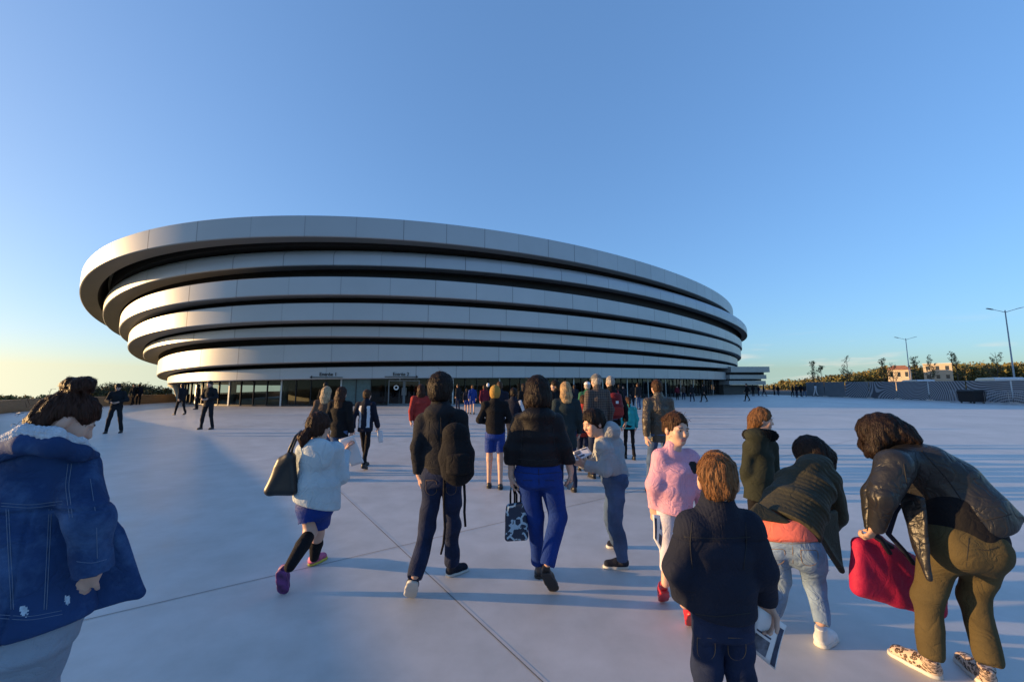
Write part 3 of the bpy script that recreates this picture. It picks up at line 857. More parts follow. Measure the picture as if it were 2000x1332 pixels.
        acc = np.zeros((n, 3)); w = np.zeros(n)
        for p in range(8):
            for q in range(p + 1, 8):
                if abs(cor[p] - cor[q]).sum() != 1: continue
                m = (val[:, p] < 0) != (val[:, q] < 0)
                t = val[m, p] / (val[m, p] - val[m, q])
                acc[m] += cor[p] + t[:, None] * (cor[q] - cor[p]); w[m] += 1
        v = s.lo + (idx + acc / w[:, None]) * s.h
        F_ = []
        for ax in range(3):
            o = [0, 0, 0]; o[ax] = 1
            A = I[tuple(slice(1, -1) if i != ax else slice(0, -1) for i in range(3))]
            B = I[tuple(slice(1, -1) if i != ax else slice(1, None) for i in range(3))]
            e = np.argwhere(A != B); e2 = e + [1 if i != ax else 0 for i in range(3)]
            flip = A[tuple(e.T)]
            u = [0, 0, 0]; w_ = [0, 0, 0]; u[(ax + 1) % 3] = 1; w_[(ax + 2) % 3] = 1; u, w_ = np.array(u), np.array(w_)
            q = np.stack([num[tuple((e2 - u - w_).T)], num[tuple((e2 - w_).T)], num[tuple(e2.T)], num[tuple((e2 - u).T)]], 1)
            q[~flip] = q[~flip][:, ::-1]
            F_.append(q)
        f = np.concatenate(F_); f = f[(f >= 0).all(1)]
        return v, f
def fast_mesh(name, v, f, matidx=None):
    me = bpy.data.meshes.new(name)
    me.vertices.add(len(v)); me.vertices.foreach_set('co', v.astype(np.float32).ravel())
    k = f.shape[1]
    me.loops.add(f.size); me.loops.foreach_set('vertex_index', f.ravel().astype(np.int32))
    me.polygons.add(len(f)); me.polygons.foreach_set('loop_start', np.arange(0, f.size, k, dtype=np.int32))
    if matidx is not None: me.polygons.foreach_set('material_index', matidx.astype(np.int32))
    me.update(calc_edges=True); me.shade_smooth()
    return me
def vnormals(v, f):
    a, b, c, d = (v[f[:, i]] for i in range(4)); n = np.cross(c - a, d - b)
    N_ = np.zeros_like(v)
    for i in range(4): np.add.at(N_, f[:, i], n)
    return N_ / (np.linalg.norm(N_, axis=1)[:, None] + 1e-12)
def relax(v, f, it=1):
    for _ in range(it):
        acc = np.zeros_like(v); w = np.zeros(len(v))
        for i in range(4):
            j = (i + 1) % 4
            np.add.at(acc, f[:, i], v[f[:, j]]); np.add.at(acc, f[:, j], v[f[:, i]])
            np.add.at(w, f[:, i], 1); np.add.at(w, f[:, j], 1)
        v = v * .5 + .5 * acc / np.maximum(w, 1)[:, None]
    return v
def folds(v, seed=0, amp=.006, freq=9., dirn=(0, 0, 1), stretch=.35):
    """cloth folds: warped ridges that run roughly across dirn"""
    r = np.random.default_rng(seed); d = V3(dirn); d = d / np.linalg.norm(d)
    p = v * freq; z = p @ d; q = p - np.outer(z, d) * 1.0
    out = np.zeros(len(v))
    for i in range(4):
        k1 = r.normal(size=3); k1 -= d * (k1 @ d); k1 = k1 / np.linalg.norm(k1) * (.35 + .5 * r.random()) * (stretch / .35)
        w = np.sin(p @ (r.normal(size=3) * .55) + r.random() * 6) * 1.3
        out += np.sin(z * (1.1 + .9 * r.random() * (i + 1) * .6) + q @ k1 * 2.2 + w + r.random() * 6) / (1 + .5 * i)
    k3 = r.normal(size=3); k3 /= np.linalg.norm(k3)
    w = np.sin(p @ k3 * .8 + 1.7 * np.sin(p @ r.normal(size=3) * .35) + r.random() * 6)
    rid = 1 - 2 * np.abs(np.sin(.5 * (z * 2.1 + p @ (r.normal(size=3) * .9) + 1.6 * w)))          # narrow creases
    return (np.sign(out) * np.abs(out) ** .8 * .6 + rid * .7 * (.5 + .5 * w)) * amp * .75
class Fig:
    """one person: joints in world metres, garments and body as children of an Empty at the feet"""
    def __init__(s, label, at, h=.008, group=None, name='person', cat='person'):
        s.o = V3(at); s.h = h
        s.e = empty(name, at, label, cat, group)
    def solid(s, pts, pad=.3, h=None):
        p = np.array([V3(q) for q in pts]); return Solid(p.min(0) - pad, p.max(0) + pad, h or s.h)
    def add(s, name, S_, mats, fold=None, rel=1, paint=None, parent=None):
        v, f = S_.mesh()
        if len(v) == 0: print('EMPTY SOLID', s.e.get('label'), name); return None
        v = relax(v, f, rel)
        if fold is not None:
            n = vnormals(v, f)
            d = fold(v) if callable(fold) else folds(v, **fold)
            v = v + n * d[:, None]
        mi = paint(v[f].mean(1)) if paint else None
        return link(name, fast_mesh(name, v - s.o, f, mi), mats, parent or s.e)
def unit(v): v = V3(v); return v / (np.linalg.norm(v) + 1e-12)
def lerp(a, b, t): return V3(a) + (V3(b) - V3(a)) * t
def frame(fwd, up):
    f_ = unit(fwd); r_ = unit(np.cross(f_, V3(up))); u_ = np.cross(r_, f_)
    return np.stack([r_, f_, u_], 1)        # columns: right, forward, up
def head_solid(S_, c, R, s_, neck, neck_r=.055, nose=1, female=0):
    T_ = lambda x, y, z: V3(c) + R @ (V3((x, y, z)) * s_)
    b = lambda p, r, k=.02, op='add': S_.ball(T_(*p), V3(r) * s_, k * s_, op, R)
    b((0, -.012, .03), (.074, .092, .088))
    b((0, .03, -.03), (.06, .062, .078), .03)
    b((0, .066, -.088), (.026, .022, .022), .04)
    for x in (-1, 1):
        b((x * .036, .062, -.022), (.026, .024, .028), .03)
        b((x * .031, .094, .004), (.019, .014, .012), .015, 'sub')
        b((x * .031, .074, .003), (.0135, .0135, .0125), .003)
        b((x * .077, -.008, -.012), (.011, .021, .033), .008)
        b((x * .031, .084, .022), (.022, .011, .008), .014)
    S_.tube(T_(0, .088, .006), T_(0, .104 * nose + .002, -.028), .008 * s_, .0135 * s_, None, .012 * s_)
    b((0, .086, -.058), (.022, .012, .007), .008)
    b((0, .083, -.069), (.019, .012, .008), .008)
    S_.tube(T_(0, -.022, -.045), neck, neck_r * s_, neck_r * 1.08 * s_, None, .03)
    return T_
def head_paint(c, R, s_):
    """faces of the body mesh: 0 skin, 1 lips, 2 eye white, 3 iris and brows"""
    def fn(p):
        q = ((p - V3(c)) @ R) / s_
        m = np.zeros(len(p), int)
        x, y, z = np.abs(q[:, 0]), q[:, 1], q[:, 2]
        m[(x < .023) & (y > .07) & (z < -.05) & (z > -.077)] = 1
        e = ((x - .031) / .0125) ** 2 + ((z - .003) / .0062) ** 2 < 1
        m[e & (y > .06)] = 2
        ir = ((x - .031) / .0066) ** 2 + ((z - .003) / .0066) ** 2 < 1
        m[ir & (y > .06)] = 3
        m[(x > .014) & (x < .047) & (y > .06) & (z > .022) & (z < .028)] = 3
        return m
    return fn
def hand(S_, wr, fw, palm, s_=1., thumb=1, curl=.6, hold=None):
    """wr wrist, fw direction of the fingers, palm normal; thumb = side sign; curl 0 straight .. 1.6 fist"""
    f_ = unit(fw); n_ = unit(V3(palm) - f_ * (V3(palm) @ f_)); t_ = np.cross(f_, n_) * thumb
    k = .008 * s_
    P_ = lambda a, b, c: V3(wr) + (f_ * a + t_ * b + n_ * c) * s_
    S_.tube(P_(-.02, 0, 0), P_(.025, 0, 0), (.026 * s_, .02 * s_), (.032 * s_, .017 * s_), t_, .02)
    S_.tube(P_(.02, .0, 0), P_(.078, .004, .0), (.032 * s_, .016 * s_), (.038 * s_, .0145 * s_), t_, .014)
    for i, (off, l) in enumerate(((.029, .072), (.010, .08), (-.010, .074), (-.028, .058))):
        b0 = P_(.08 - abs(off - .01) * .25, off, 0); d = unit(f_ + t_ * off * 2.2); a = curl * (.9 + .1 * i)
        r = .0092 * s_ * (1 if i < 3 else .88); pts = [b0]; an = a * .35
        for seg in (.44, .31, .25):
            dd = d * math.cos(an) + n_ * math.sin(an); pts.append(pts[-1] + dd * l * seg * s_); an += a * .75
        S_.chain(pts, [r, r * .97, r * .9, r * .8], None, .004)
    an = .5 + curl * .25
    b0 = P_(.02, .028, .004); d = unit(f_ * .72 + t_ * .62 + n_ * .25 * curl); m_ = b0 + d * .036 * s_; d2 = unit(f_ * .9 + t_ * .2 + n_ * (.2 + .45 * curl)); S_.chain([b0, m_, m_ + d2 * .034 * s_, m_ + d2 * .034 * s_ + unit(d2 + n_ * .3 * curl) * .024 * s_], [.0125 * s_, .0115 * s_, .0105 * s_, .0085 * s_], None, .006)
def shoe(fig, heel, toe, w, mats, up=(0, 0, 1), hh=.085, sole=.018, name='shoe', boot=0, sole_mat=None, ankle=None):
    """shoe upper with a separate sole; heel and toe are points on the sole's underside"""
    heel, toe = V3(heel), V3(toe); d = unit(toe - heel); u = unit(V3(up) - d * (V3(up) @ d)); L_ = np.linalg.norm(toe - heel); sd = np.cross(d, u)
    S_ = fig.solid([heel, toe], hh + boot + .09, min(fig.h, .007))
    h_ = sole
    S_.tube(heel + d * w * .75 + u * (h_ + .02), heel + d * L_ * .45 + u * (h_ + .025), (w * .72, .04), (w * .85, .04), sd, .02)
    S_.tube(heel + d * L_ * .45 + u * (h_ + .02), toe - d * w * .85 + u * (h_ + .016), (w * .85, .042), (w * .88, .03), sd, .02)
    an = V3(ankle) if ankle is not None else heel + d * w * 1.1 + u * (hh + .02 + boot)
    S_.tube(heel + d * w * .85 + u * (h_ + .03), an, (w * .66, w * .8), (w * .6, w * .72), sd, .025)
    S_.cut(heel + u * h_, -u)
    o = fig.add(name, S_, mats[0], rel=1)
    S_ = fig.solid([heel, toe], .1, min(fig.h, .007))
    S_.chain([heel + d * w * .8, heel + d * L_ * .5, toe - d * w * .9], [(w * .86, .06), (w * .9, .06), (w * .98, .06)], sd, .02)
    S_.cut(heel + u * (h_ + .006), u, .003); S_.cut(heel, -u, .003)
    fig.add('sole', S_, sole_mat or mats[-1], rel=0, parent=o)
    return o
def limb(S_, a, m, b, r, k=.03, side=None):
    """two-segment limb with radii at start, mid, end"""
    S_.tube(a, m, r[0], r[1], side, k); S_.tube(m, b, r[1], r[2], side, k); return S_
# ---- materials for people
M_skin = [mat('skin_fair', (.52, .32, .24), .5, var=.06, vs=20, spec=.35), mat('skin_tan', (.42, .25, .17), .5, var=.06, vs=20, spec=.35)]
for _m in M_skin:
    _b = _m.node_tree.nodes['Principled BSDF']; _b.inputs['Subsurface Weight'].default_value = .08; _b.inputs['Subsurface Radius'].default_value = (.01, .004, .002)
M_lip = mat('lips', (.42, .17, .15), .45, var=.05)
M_eyew = mat('eye_white', (.4, .36, .33), .3, var=.02)
M_iris = mat('dark_brow', (.05, .03, .02), .4, var=.1)
def SK(i=0): return [M_skin[i], M_lip, M_eyew, M_iris]
def hairm(name, c, vz=(60, 60, 5)):
    m = mat(name, c, .5, var=.5, vs=1.6, vscale=vz, bump=.8, bs=2.4, spec=.2); return m
M_hair_dk = hairm('hair_dark_brown', (.017, .010, .008)); M_hair_br = hairm('hair_brown', (.06, .028, .013)); M_hair_red = hairm('hair_auburn', (.042, .015, .008))
M_hair_bl = hairm('hair_blonde', (.4, .26, .13)); M_hair_lb = hairm('hair_light_brown', (.15, .07, .028)); M_hair_gr = hairm('hair_grey', (.35, .32, .29)); M_hair_pl = hairm('hair_pale_blonde', (.42, .31, .19))
def cloth(name, c, rough=.85, var=.14, bump=.35, bs=260, vs=7, wr=.5, **k):
    m = mat(name, c, rough, 0, var, vs, bump=bump, bs=bs, spec=.2, **k)
    return wrinkle(m, wr)
def wrinkle(m, st=.75, sc=9., dist=.022):
    N = m.node_tree.nodes; L = m.node_tree.links; b = N['Principled BSDF']
    t = N.new('ShaderNodeTexCoord'); n0 = N.new('ShaderNodeTexNoise'); n0.inputs['Scale'].default_value = 5; L.new(t.outputs['Object'], n0.inputs[0])
    a = N.new('ShaderNodeVectorMath'); a.operation = 'MULTIPLY_ADD'; L.new(n0.outputs['Color'], a.inputs[0]); a.inputs[1].default_value = (.35, .35, .35); L.new(t.outputs['Object'], a.inputs[2])
    n = N.new('ShaderNodeTexNoise'); n.inputs['Scale'].default_value = sc; n.inputs['Detail'].default_value = 2.5; n.inputs['Distortion'].default_value = .6; L.new(a.outputs[0], n.inputs[0])
    r = N.new('ShaderNodeMath'); r.operation = 'SUBTRACT'; L.new(n.outputs[0], r.inputs[0]); r.inputs[1].default_value = .5
    q = N.new('ShaderNodeMath'); q.operation = 'ABSOLUTE'; L.new(r.outputs[0], q.inputs[0])
    w = N.new('ShaderNodeMath'); w.operation = 'POWER'; L.new(q.outputs[0], w.inputs[0]); w.inputs[1].default_value = .7
    bp = N.new('ShaderNodeBump'); bp.inputs['Strength'].default_value = st; bp.inputs['Distance'].default_value = dist
    L.new(w.outputs[0], bp.inputs['Height'])
    if b.inputs['Normal'].links: L.new(b.inputs['Normal'].links[0].from_socket, bp.inputs['Normal'])
    L.new(bp.outputs[0], b.inputs['Normal']); return m
M_navy = cloth('navy_cloth', (.010, .013, .026)); M_blk = cloth('black_cloth', (.007, .007, .009)); M_char = cloth('charcoal_cloth', (.014, .015, .019)); M_puff = cloth('black_padded_nylon', (.006, .006, .009), .6)
M_jean = cloth('dark_denim', (.011, .019, .05), bs=420, var=.3, vs=9); M_jean_lt = cloth('washed_denim', (.15, .22, .33), bs=420, var=.3, vs=6, wr=.9); M_jean_md = cloth('blue_denim', (.055, .095, .19), bs=420, var=.3, vs=6)
M_cobalt = cloth('cobalt_blue_cotton', (.007, .032, .18), var=.22); M_royal = cloth('royal_blue_sportswear', (.007, .034, .2), .6)
M_offw = cloth('off_white_fleece', (.45, .52, .56), var=.06, wr=.8); M_grey = cloth('grey_marl_jersey', (.31, .33, .35), var=.1, wr=.85); M_pink = cloth('pink_bomber_cloth', (.58, .30, .40), .7, var=.05, wr=.7)
M_olive = cloth('dark_olive_parka', (.022, .026, .018)); M_olivej = cloth('olive_padded_jacket', (.040, .038, .024), .6); M_khaki = cloth('olive_brown_trousers', (.075, .058, .026)); M_fur = cloth('black_fur', (.008, .008, .009), 1, bump=1, bs=90)
M_leath = wrinkle(mat('black_leather', (.014, .014, .015), .40, var=.15, vs=12, bump=.2, bs=90, spec=.4), .55, 8, .03)
M_redbag = cloth('crimson_nylon', (.36, .014, .055), .6, var=.12, wr=.3); M_coral = cloth('coral_shirt', (.6, .14, .11)); M_brownl = wrinkle(mat('brown_leather', (.05, .038, .026), .42, var=.25, vs=8, bump=.2, bs=60), .9, 10, .03)
M_teal = cloth('turquoise_jersey', (.03, .3, .32)); M_tealdk = cloth('dark_teal_wool', (.016, .028, .034)); M_must = cloth('mustard_knit', (.36, .21, .05)); M_maroon = cloth('maroon_sportswear', (.12, .012, .025)); M_redp = cloth('dark_red_backpack', (.15, .012, .018), .6); M_redj = cloth('red_jersey', (.3, .035, .03))
M_whitec = cloth('white_cloth', (.62, .64, .68)); M_solew = mat('white_rubber', (.5, .5, .48), .6); M_soled = mat('dark_rubber', (.02, .02, .022), .7); M_shoeb = mat('black_shoe', (.012, .012, .013), .45, var=.2); M_shoew = mat('white_shoe_leather', (.55, .58, .62), .5); M_shoer = mat('red_shoe', (.45, .02, .03), .4)
M_thread_d = mat('dark_stitching', (.006, .007, .01), .8)
M_thread_l = mat('pale_stitching', (.12, .17, .26), .8)
M_thread_t = mat('tan_stitching', (.16, .10, .05), .8)
M_paper = mat('paper', (.68, .68, .7), .7, var=.03)
# ------------------------------------------------------------------ generic figure pieces
def body(fig, J, s_=1., skin=0, hands=None, leg_r=(.058, .042, .031), arm_r=(.042, .034, .025), nose=1, h=None, ts=1.):
    pts = [J[k] for k in J if k != 'R']
    S_ = fig.solid(pts, .2, h)
    R = J['R']
    head_solid(S_, J['head'], R, s_, J['neck'], .052)
    sd = unit(V3(J['shR']) - V3(J['shL'])); ch = lerp(J['shL'], J['shR'], .5); pel = lerp(J['hipL'], J['hipR'], .5)
    up = unit(ch - pel)
    S_.chain([V3(J['neck']), ch - up * .05, lerp(ch, pel, .55), pel], [(.055 * s_, .05 * s_), (.105 * s_ * ts, .07 * s_ * ts), (.095 * s_ * ts, .066 * s_ * ts), (.105 * s_ * ts, .072 * s_ * ts)], sd, .03)
    for a in 'LR':
        S_.tube(ch + (V3(J['sh' + a]) - ch) * .3, J['sh' + a], .042 * s_, .04 * s_, None, .03)
        limb(S_, J['sh' + a], J['el' + a], J['wr' + a], [r * s_ for r in arm_r])
        limb(S_, J['hip' + a], J['kn' + a], J['an' + a], [r * s_ for r in leg_r])
        kn, an = V3(J['kn' + a]), V3(J['an' + a])
        if 'to' + a in J: S_.tube(an - V3((0, 0, .03)), lerp(an, J['to' + a], .7), .032 * s_, .022 * s_, None, .02)
        hd = (hands or {}).get(a)
        if hd == 0: continue
        fw = unit(V3(J['wr' + a]) - V3(J['el' + a]))
        if hd is None: hd = dict(fw=fw, palm=unit(pel - V3(J['wr' + a]) + V3((0, 0, .3))), thumb=1 if a == 'L' else -1, curl=.7)
        hand(S_, V3(J['wr' + a]), hd['fw'], hd['palm'], s_ * hd.get('s', 1), hd.get('thumb', 1), hd.get('curl', .7))
    return fig.add('body', S_, SK(skin), paint=head_paint(J['head'], R, s_))
def jacket(fig, J, name, mats, w, sl=(.068, .06, .048), hem=None, hemn=None, fold=None, collar=0, hood=0, s_=1., wrist=.98, extra=None, paint=None, h=None, k=.035, cap=.6, top=None):
    """w: (half width, half depth) at chest, waist and hem"""
    pts = [J[q] for q in ('neck', 'shL', 'shR', 'elL', 'elR', 'wrL', 'wrR', 'hipL', 'hipR')] + ([hem] if hem is not None else [])
    S_ = fig.solid(pts, .32, h)
    ch = lerp(J['shL'], J['shR'], .5); pel = lerp(J['hipL'], J['hipR'], .5); hem = V3(hem) if hem is not None else pel
    sd = unit(V3(J['shR']) - V3(J['shL'])); ax = unit(ch - hem)
    c0 = ch - ax * .10 * s_; c1 = lerp(c0, hem, .5); c2 = hem - ax * .06
    tp = ch + ax * .0
    S_.chain([tp, c0, c1, c2], [(w[0][0] * .8, w[0][1] * .75), w[0], w[1], w[2]], sd, k, cap=cap)
    nk = V3(J['neck'])
    for a in 'LR':
        S_.tube(nk - ax * .03, V3(J['sh' + a]), .055 * s_, sl[0] * .95, None, .05)
        S_.tube(J['sh' + a], J['el' + a], sl[0], sl[1], None, .03); S_.tube(J['el' + a], J['wr' + a], sl[1], sl[2], None, .025)
    if collar: S_.tube(nk - ax * .02, nk + ax * collar, (.085 * s_, .08 * s_), (.072 * s_, .07 * s_), sd, .03)
    if hood:
        b = -V3(J['back']) if 'back' in J else np.array([0, -1, 0.]); b = -b
        S_.ball(nk - ax * .015 + b * .07 * hood, (.125 * s_ * hood, .09 * s_ * hood, .07 * s_ * hood), .03)
        S_.ball(nk - ax * .12 + b * .07 * hood, (.085 * s_ * hood, .06 * s_ * hood, .08 * s_ * hood), .05)
    if extra: extra(S_)
    S_.cut(hem, hemn if hemn is not None else -ax, .012)
    if wrist:
        for a in 'LR':
            e_, w_ = V3(J['el' + a]), V3(J['wr' + a]); d = unit(w_ - e_)
            # trim the cuff only near the wrist
            S_.tube(lerp(e_, w_, wrist) + d * .055, w_ + d * .09, sl[2] * 1.5, sl[2] * 1.5, None, .004, 'sub')
    return fig.add(name, S_, mats, fold if fold is not None else dict(seed=len(fig.e.name) + int(fig.o[0] * 10) % 7, amp=.008), paint=paint)
def trousers(fig, J, name, mats, w=(.16, .11), r=(.088, .065, .055), cutz=.03, waist=None, fold=None, h=None, s_=1.):
    pts = [J[q] for q in ('hipL', 'hipR', 'knL', 'knR', 'anL', 'anR')]
    S_ = fig.solid(pts, .3, h)
    pel = lerp(J['hipL'], J['hipR'], .5); sd = unit(V3(J['hipR']) - V3(J['hipL'])); ch = lerp(J['shL'], J['shR'], .5); ax = unit(ch - pel)
    wst = V3(waist) if waist is not None else pel + ax * .12 * s_
    S_.chain([wst, pel + ax * .02, pel - ax * .045], [(w[0] * .93, w[1] * .92), w, (w[0] * .94, w[1])], sd, .03, cap=.4)
    for a in 'LR':
        S_.tube(J['hip' + a], J['kn' + a], r[0], r[1], None, .028); S_.tube(J['kn' + a], J['an' + a], r[1], r[2], None, .025)
        kn, an = V3(J['kn' + a]), V3(J['an' + a]); d = unit(an - kn)
        if cutz: S_.tube(an + d * (cutz + r[2] * 1.0), an + d * (cutz + r[2] * 2.5), r[2] * 1.35, r[2] * 1.35, None, .003, 'sub')
    return fig.add(name, S_, mats, fold if fold is not None else dict(seed=int(abs(fig.o[1]) * 10) % 17 + 3, amp=.008, freq=11))
def hair(fig, J, mats, s_=1., vol=.014, low=-.05, fr=.045, extra=None, top=.02, h=None, rough=.0012, brow=.05, name='hair', ns=None, sl=.055, flow=None):
    """cap of hair around the skull: vol = thickness, low = how far down at the back, fr = where the hairline starts"""
    c, R = V3(J['head']), J['R']
    S_ = Solid(c - .34 * s_ - .1, c + .3 * s_, min(h or fig.h, .009))
    T_ = lambda x, y, z: c + R @ (V3((x, y, z)) * s_)
    S_.ball(T_(0, -.014, .03), V3((.076 + vol, .094 + vol, .09 + vol + top * .3)) * s_, 0, 'add', R)
    S_.ball(T_(0, -.034, -.025), V3((.060 + vol, .064 + vol, .07 + vol)) * s_, .02, 'add', R)
    # clear the face and below the hairline
    S_.ball(T_(0, .12, -.055), V3((.098, .1, brow + .055)) * s_, .012, 'sub', R)
    S_.tube(T_(-.13, fr + .03, -.075), T_(.13, fr + .03, -.075), .075 * s_, None, None, .02, 'sub')
    S_.cut(T_(0, 0, low), -R[:, 2], .02)
    if extra: extra(S_, T_)
    gx = np.meshgrid(*[a.astype(np.float32) - c[i] for i, a in enumerate(S_.ax)], indexing='ij', sparse=True)
    S_.D += (.0032 * np.sin(gx[0] * 95 + 2 * np.sin(gx[2] * 40)) * np.sin(gx[1] * 110 + 1.5 * np.sin(gx[0] * 50)) + .002 * np.sin(gx[0] * 210 + gx[1] * 180 + 2 * np.sin(gx[2] * 60))).astype(np.float32)
    def fz(v):
        q = (v - c) @ R
        r_ = np.random.default_rng(5); o = np.zeros(len(v))
        for f_ in (75, 130, 220): o += np.sin(q @ (r_.normal(size=3) * np.array([1, 1, .22])) * f_ + 2 * np.sin(q @ r_.normal(size=3) * 30)) / (f_ / 70) ** .5
        return o * rough
    ob = fig.add(name, S_, mats, fz)
    n_ = ns if ns is not None else (2600 if fig.h < .009 else 700 if fig.h < .012 else 0)
    if n_: comb(ob, fig, c, R, s_, n_, sl * s_, flow)
    return ob
def comb(ob, fig, c, R, s_, n, ln, flow=None):
    """lay fine strands over a head of hair, following its surface down and away from the crown"""
    me = ob.data; v = np.empty(len(me.vertices) * 3, np.float32); me.vertices.foreach_get('co', v); v = v.reshape(-1, 3).astype(float) + fig.o
    f = np.empty(len(me.polygons) * 4, np.int32); me.polygons.foreach_get('vertices', f); f = f.reshape(-1, 4); nr = vnormals(v, f)
    kd = KDTree(len(v))
    for i, p in enumerate(v): kd.insert(p, i)
    kd.balance()
    r_ = np.random.default_rng(n); crown = c + R @ (V3((.01, -.05, .11)) * s_); V = []; Fc = []
    for i in r_.integers(0, len(v), n):
        p = v[i].copy(); w = (.0016 + .0012 * r_.random()) * (1 + 3 * (fig.h - .005) / .01 * .25); L_ = ln * (.6 + .8 * r_.random()); ofs = .0006 + .0035 * r_.random() ** 2
        jit = r_.normal(size=3) * .16; b = len(V); k = 4
        for j in range(k + 1):
            _, q, _d = kd.find(p); nn = nr[q]; p = v[q] + (p - v[q]) - nn * ((p - v[q]) @ nn)
            g_ = flow(p) if flow else unit(p - crown) * .75 + V3((0, 0, -.7))
            d = unit(g_ - nn * (g_ @ nn) + jit); sd = np.cross(d, nn); t = j / k
            pp = p + nn * (ofs * (.3 + t) + (.004 * t * t if i % 9 == 0 else 0)); ww = w * (1 - .75 * t)
            V += [pp - sd * ww - fig.o, pp + sd * ww - fig.o]; p = p + d * L_ / k
        for j in range(k): Fc.append((b + 2 * j, b + 2 * j + 1, b + 2 * j + 3, b + 2 * j + 2))
    V = np.concatenate([v - fig.o, np.array(V)]); F2 = np.concatenate([f, np.array(Fc, np.int32) + len(v)])
    ms = list(me.materials); nm = fast_mesh(me.name, V, F2)
    for m in ms: nm.materials.append(m)
    ob.data = nm; bpy.data.meshes.remove(me)
def stitch(fig, ob, lines, m, r=.0014, off=.0006):
    """seams: polylines laid on the back of a garment"""
    me = ob.data; v = np.empty(len(me.vertices) * 3, np.float32); me.vertices.foreach_get('co', v); v = v.reshape(-1, 3).astype(float) + fig.o
    f = np.empty(len(me.polygons) * 4, np.int32); me.polygons.foreach_get('vertices', f)
    bvh = BVHTree.FromPolygons(v.tolist(), f.reshape(-1, 4).tolist()); mb = MB(); eye = Vector((0, 0, CAMZ))
    def flush(run):
        if len(run) < 4: return
        q = np.array(run)
        for _ in range(3): q[1:-1] = (q[:-2] + q[1:-1] * 2 + q[2:]) / 4
        mb.path([tuple(x) for x in q], r, 5)
    for ln in lines:
        run = []
        for a, b in zip(ln[:-1], ln[1:]):
            a, b = V3(a), V3(b); k = max(2, int(np.linalg.norm(b - a) / .011))
            for t in range(k + 1):
                hit, nn, _i, _d = bvh.ray_cast(eye, Vector(lerp(a, b, t / k)) - eye)
                if hit is None: flush(run); run = []; continue
                q = V3(hit + nn * off) - fig.o
                if run and np.linalg.norm(q - run[-1]) > .05: flush(run); run = []
                if not run or np.linalg.norm(q - run[-1]) > .004: run.append(q)
        flush(run)
    return mb.build('stitching', m, ob, True) if mb.v else None
def strands(f, J, m, n=50, s_=1., seed=1, zr=(-.09, .1), ln=.035, back=.0):
    """a few loose hairs standing off the hair's outline"""
    r_ = np.random.default_rng(seed); c, R = V3(J['head']), J['R']; mb = MB()
    for i in range(n):
        d = unit(r_.normal(size=3) * V3((1, 1, .9)) + V3((0, -.5 - back, .25))); p_ = V3((0, -.014, .025)) + d * V3((.086, .104, .1))
        if p_[1] > .06 and p_[2] < .05: continue
        a = c + R @ (p_ * s_); t = R @ unit(np.cross(d, r_.normal(size=3)) + d * .5) * ln * (.5 + r_.random()) * s_
        mb.path([a, a + t * .6 + V3((0, 0, .004)), a + t + V3((0, 0, -.006))], [.0014, .0011, .0006], 3)
    mb.build('loose_strands', m, f.e, origin=f.o)
def Pj(Y0): return lambda u, v, dy=0.: V3(W(u, v, Y0 + dy))
def g(u, v): return V3(G(u, v))
def sheet_thing(name, label, cat, poly, mats, th=.004, group=None, kids=()):
    """stiff paper or flat cloth with real thickness; poly are world corners in order, kids printed blocks in (s,t)"""
    P_ = [V3(p) for p in poly]; c = sum(P_) / len(P_); n = unit(np.cross(P_[1] - P_[0], P_[-1] - P_[0]))
    if n[1] > 0: n = -n
    o = empty(name, c, label, cat, group)
    N_ = 8
    def quadpt(s, t): return lerp(lerp(P_[0], P_[1], s), lerp(P_[3], P_[2], s), t) + n * .012 * math.sin(2.4 * s + 1.3) * math.sin(3 * t + .5)
    v = []; f = []
    for side in (1, -1):
        for i in range(N_ + 1):
            for j in range(N_ + 1): v.append(quadpt(i / N_, j / N_) + n * th / 2 * side - c)
    M = (N_ + 1) ** 2
    for i in range(N_):
        for j in range(N_):
            a = i * (N_ + 1) + j; q = (a, a + 1, a + N_ + 2, a + N_ + 1); f.append(q); f.append(tuple(x + M for x in q[::-1]))
    ring_ = [i * (N_ + 1) for i in range(N_)] + [N_ * (N_ + 1) + j for j in range(N_)] + [i * (N_ + 1) + N_ for i in range(N_, 0, -1)] + [j for j in range(N_, 0, -1)]
    for a, b in zip(ring_, ring_[1:] + ring_[:1]): f.append((a, b, b + M, a + M))
    link('sheet', mesh_np('sheet', v, f), mats, o)
    for nm, m_, s0, t0, s1, t1 in kids:
        v = []; f = []; k_ = 5
        for i in range(k_ + 1):
            for j in range(k_ + 1): v.append(quadpt(s0 + (s1 - s0) * i / k_, t0 + (t1 - t0) * j / k_) + n * (th / 2 + .0015) - c)
        for i in range(k_):
            for j in range(k_): a = i * (k_ + 1) + j; f.append((a, a + 1, a + k_ + 2, a + k_ + 1))
        link(nm, mesh_np(nm, v, f), m_, o)
    return o, quadpt, n
M_print = mat('printed_dark_ink', (.02, .035, .075), .5, var=.5, vs=30); M_photo = mat('printed_photograph', (.09, .1, .13), .5, var=.9, vs=26, detail=8)
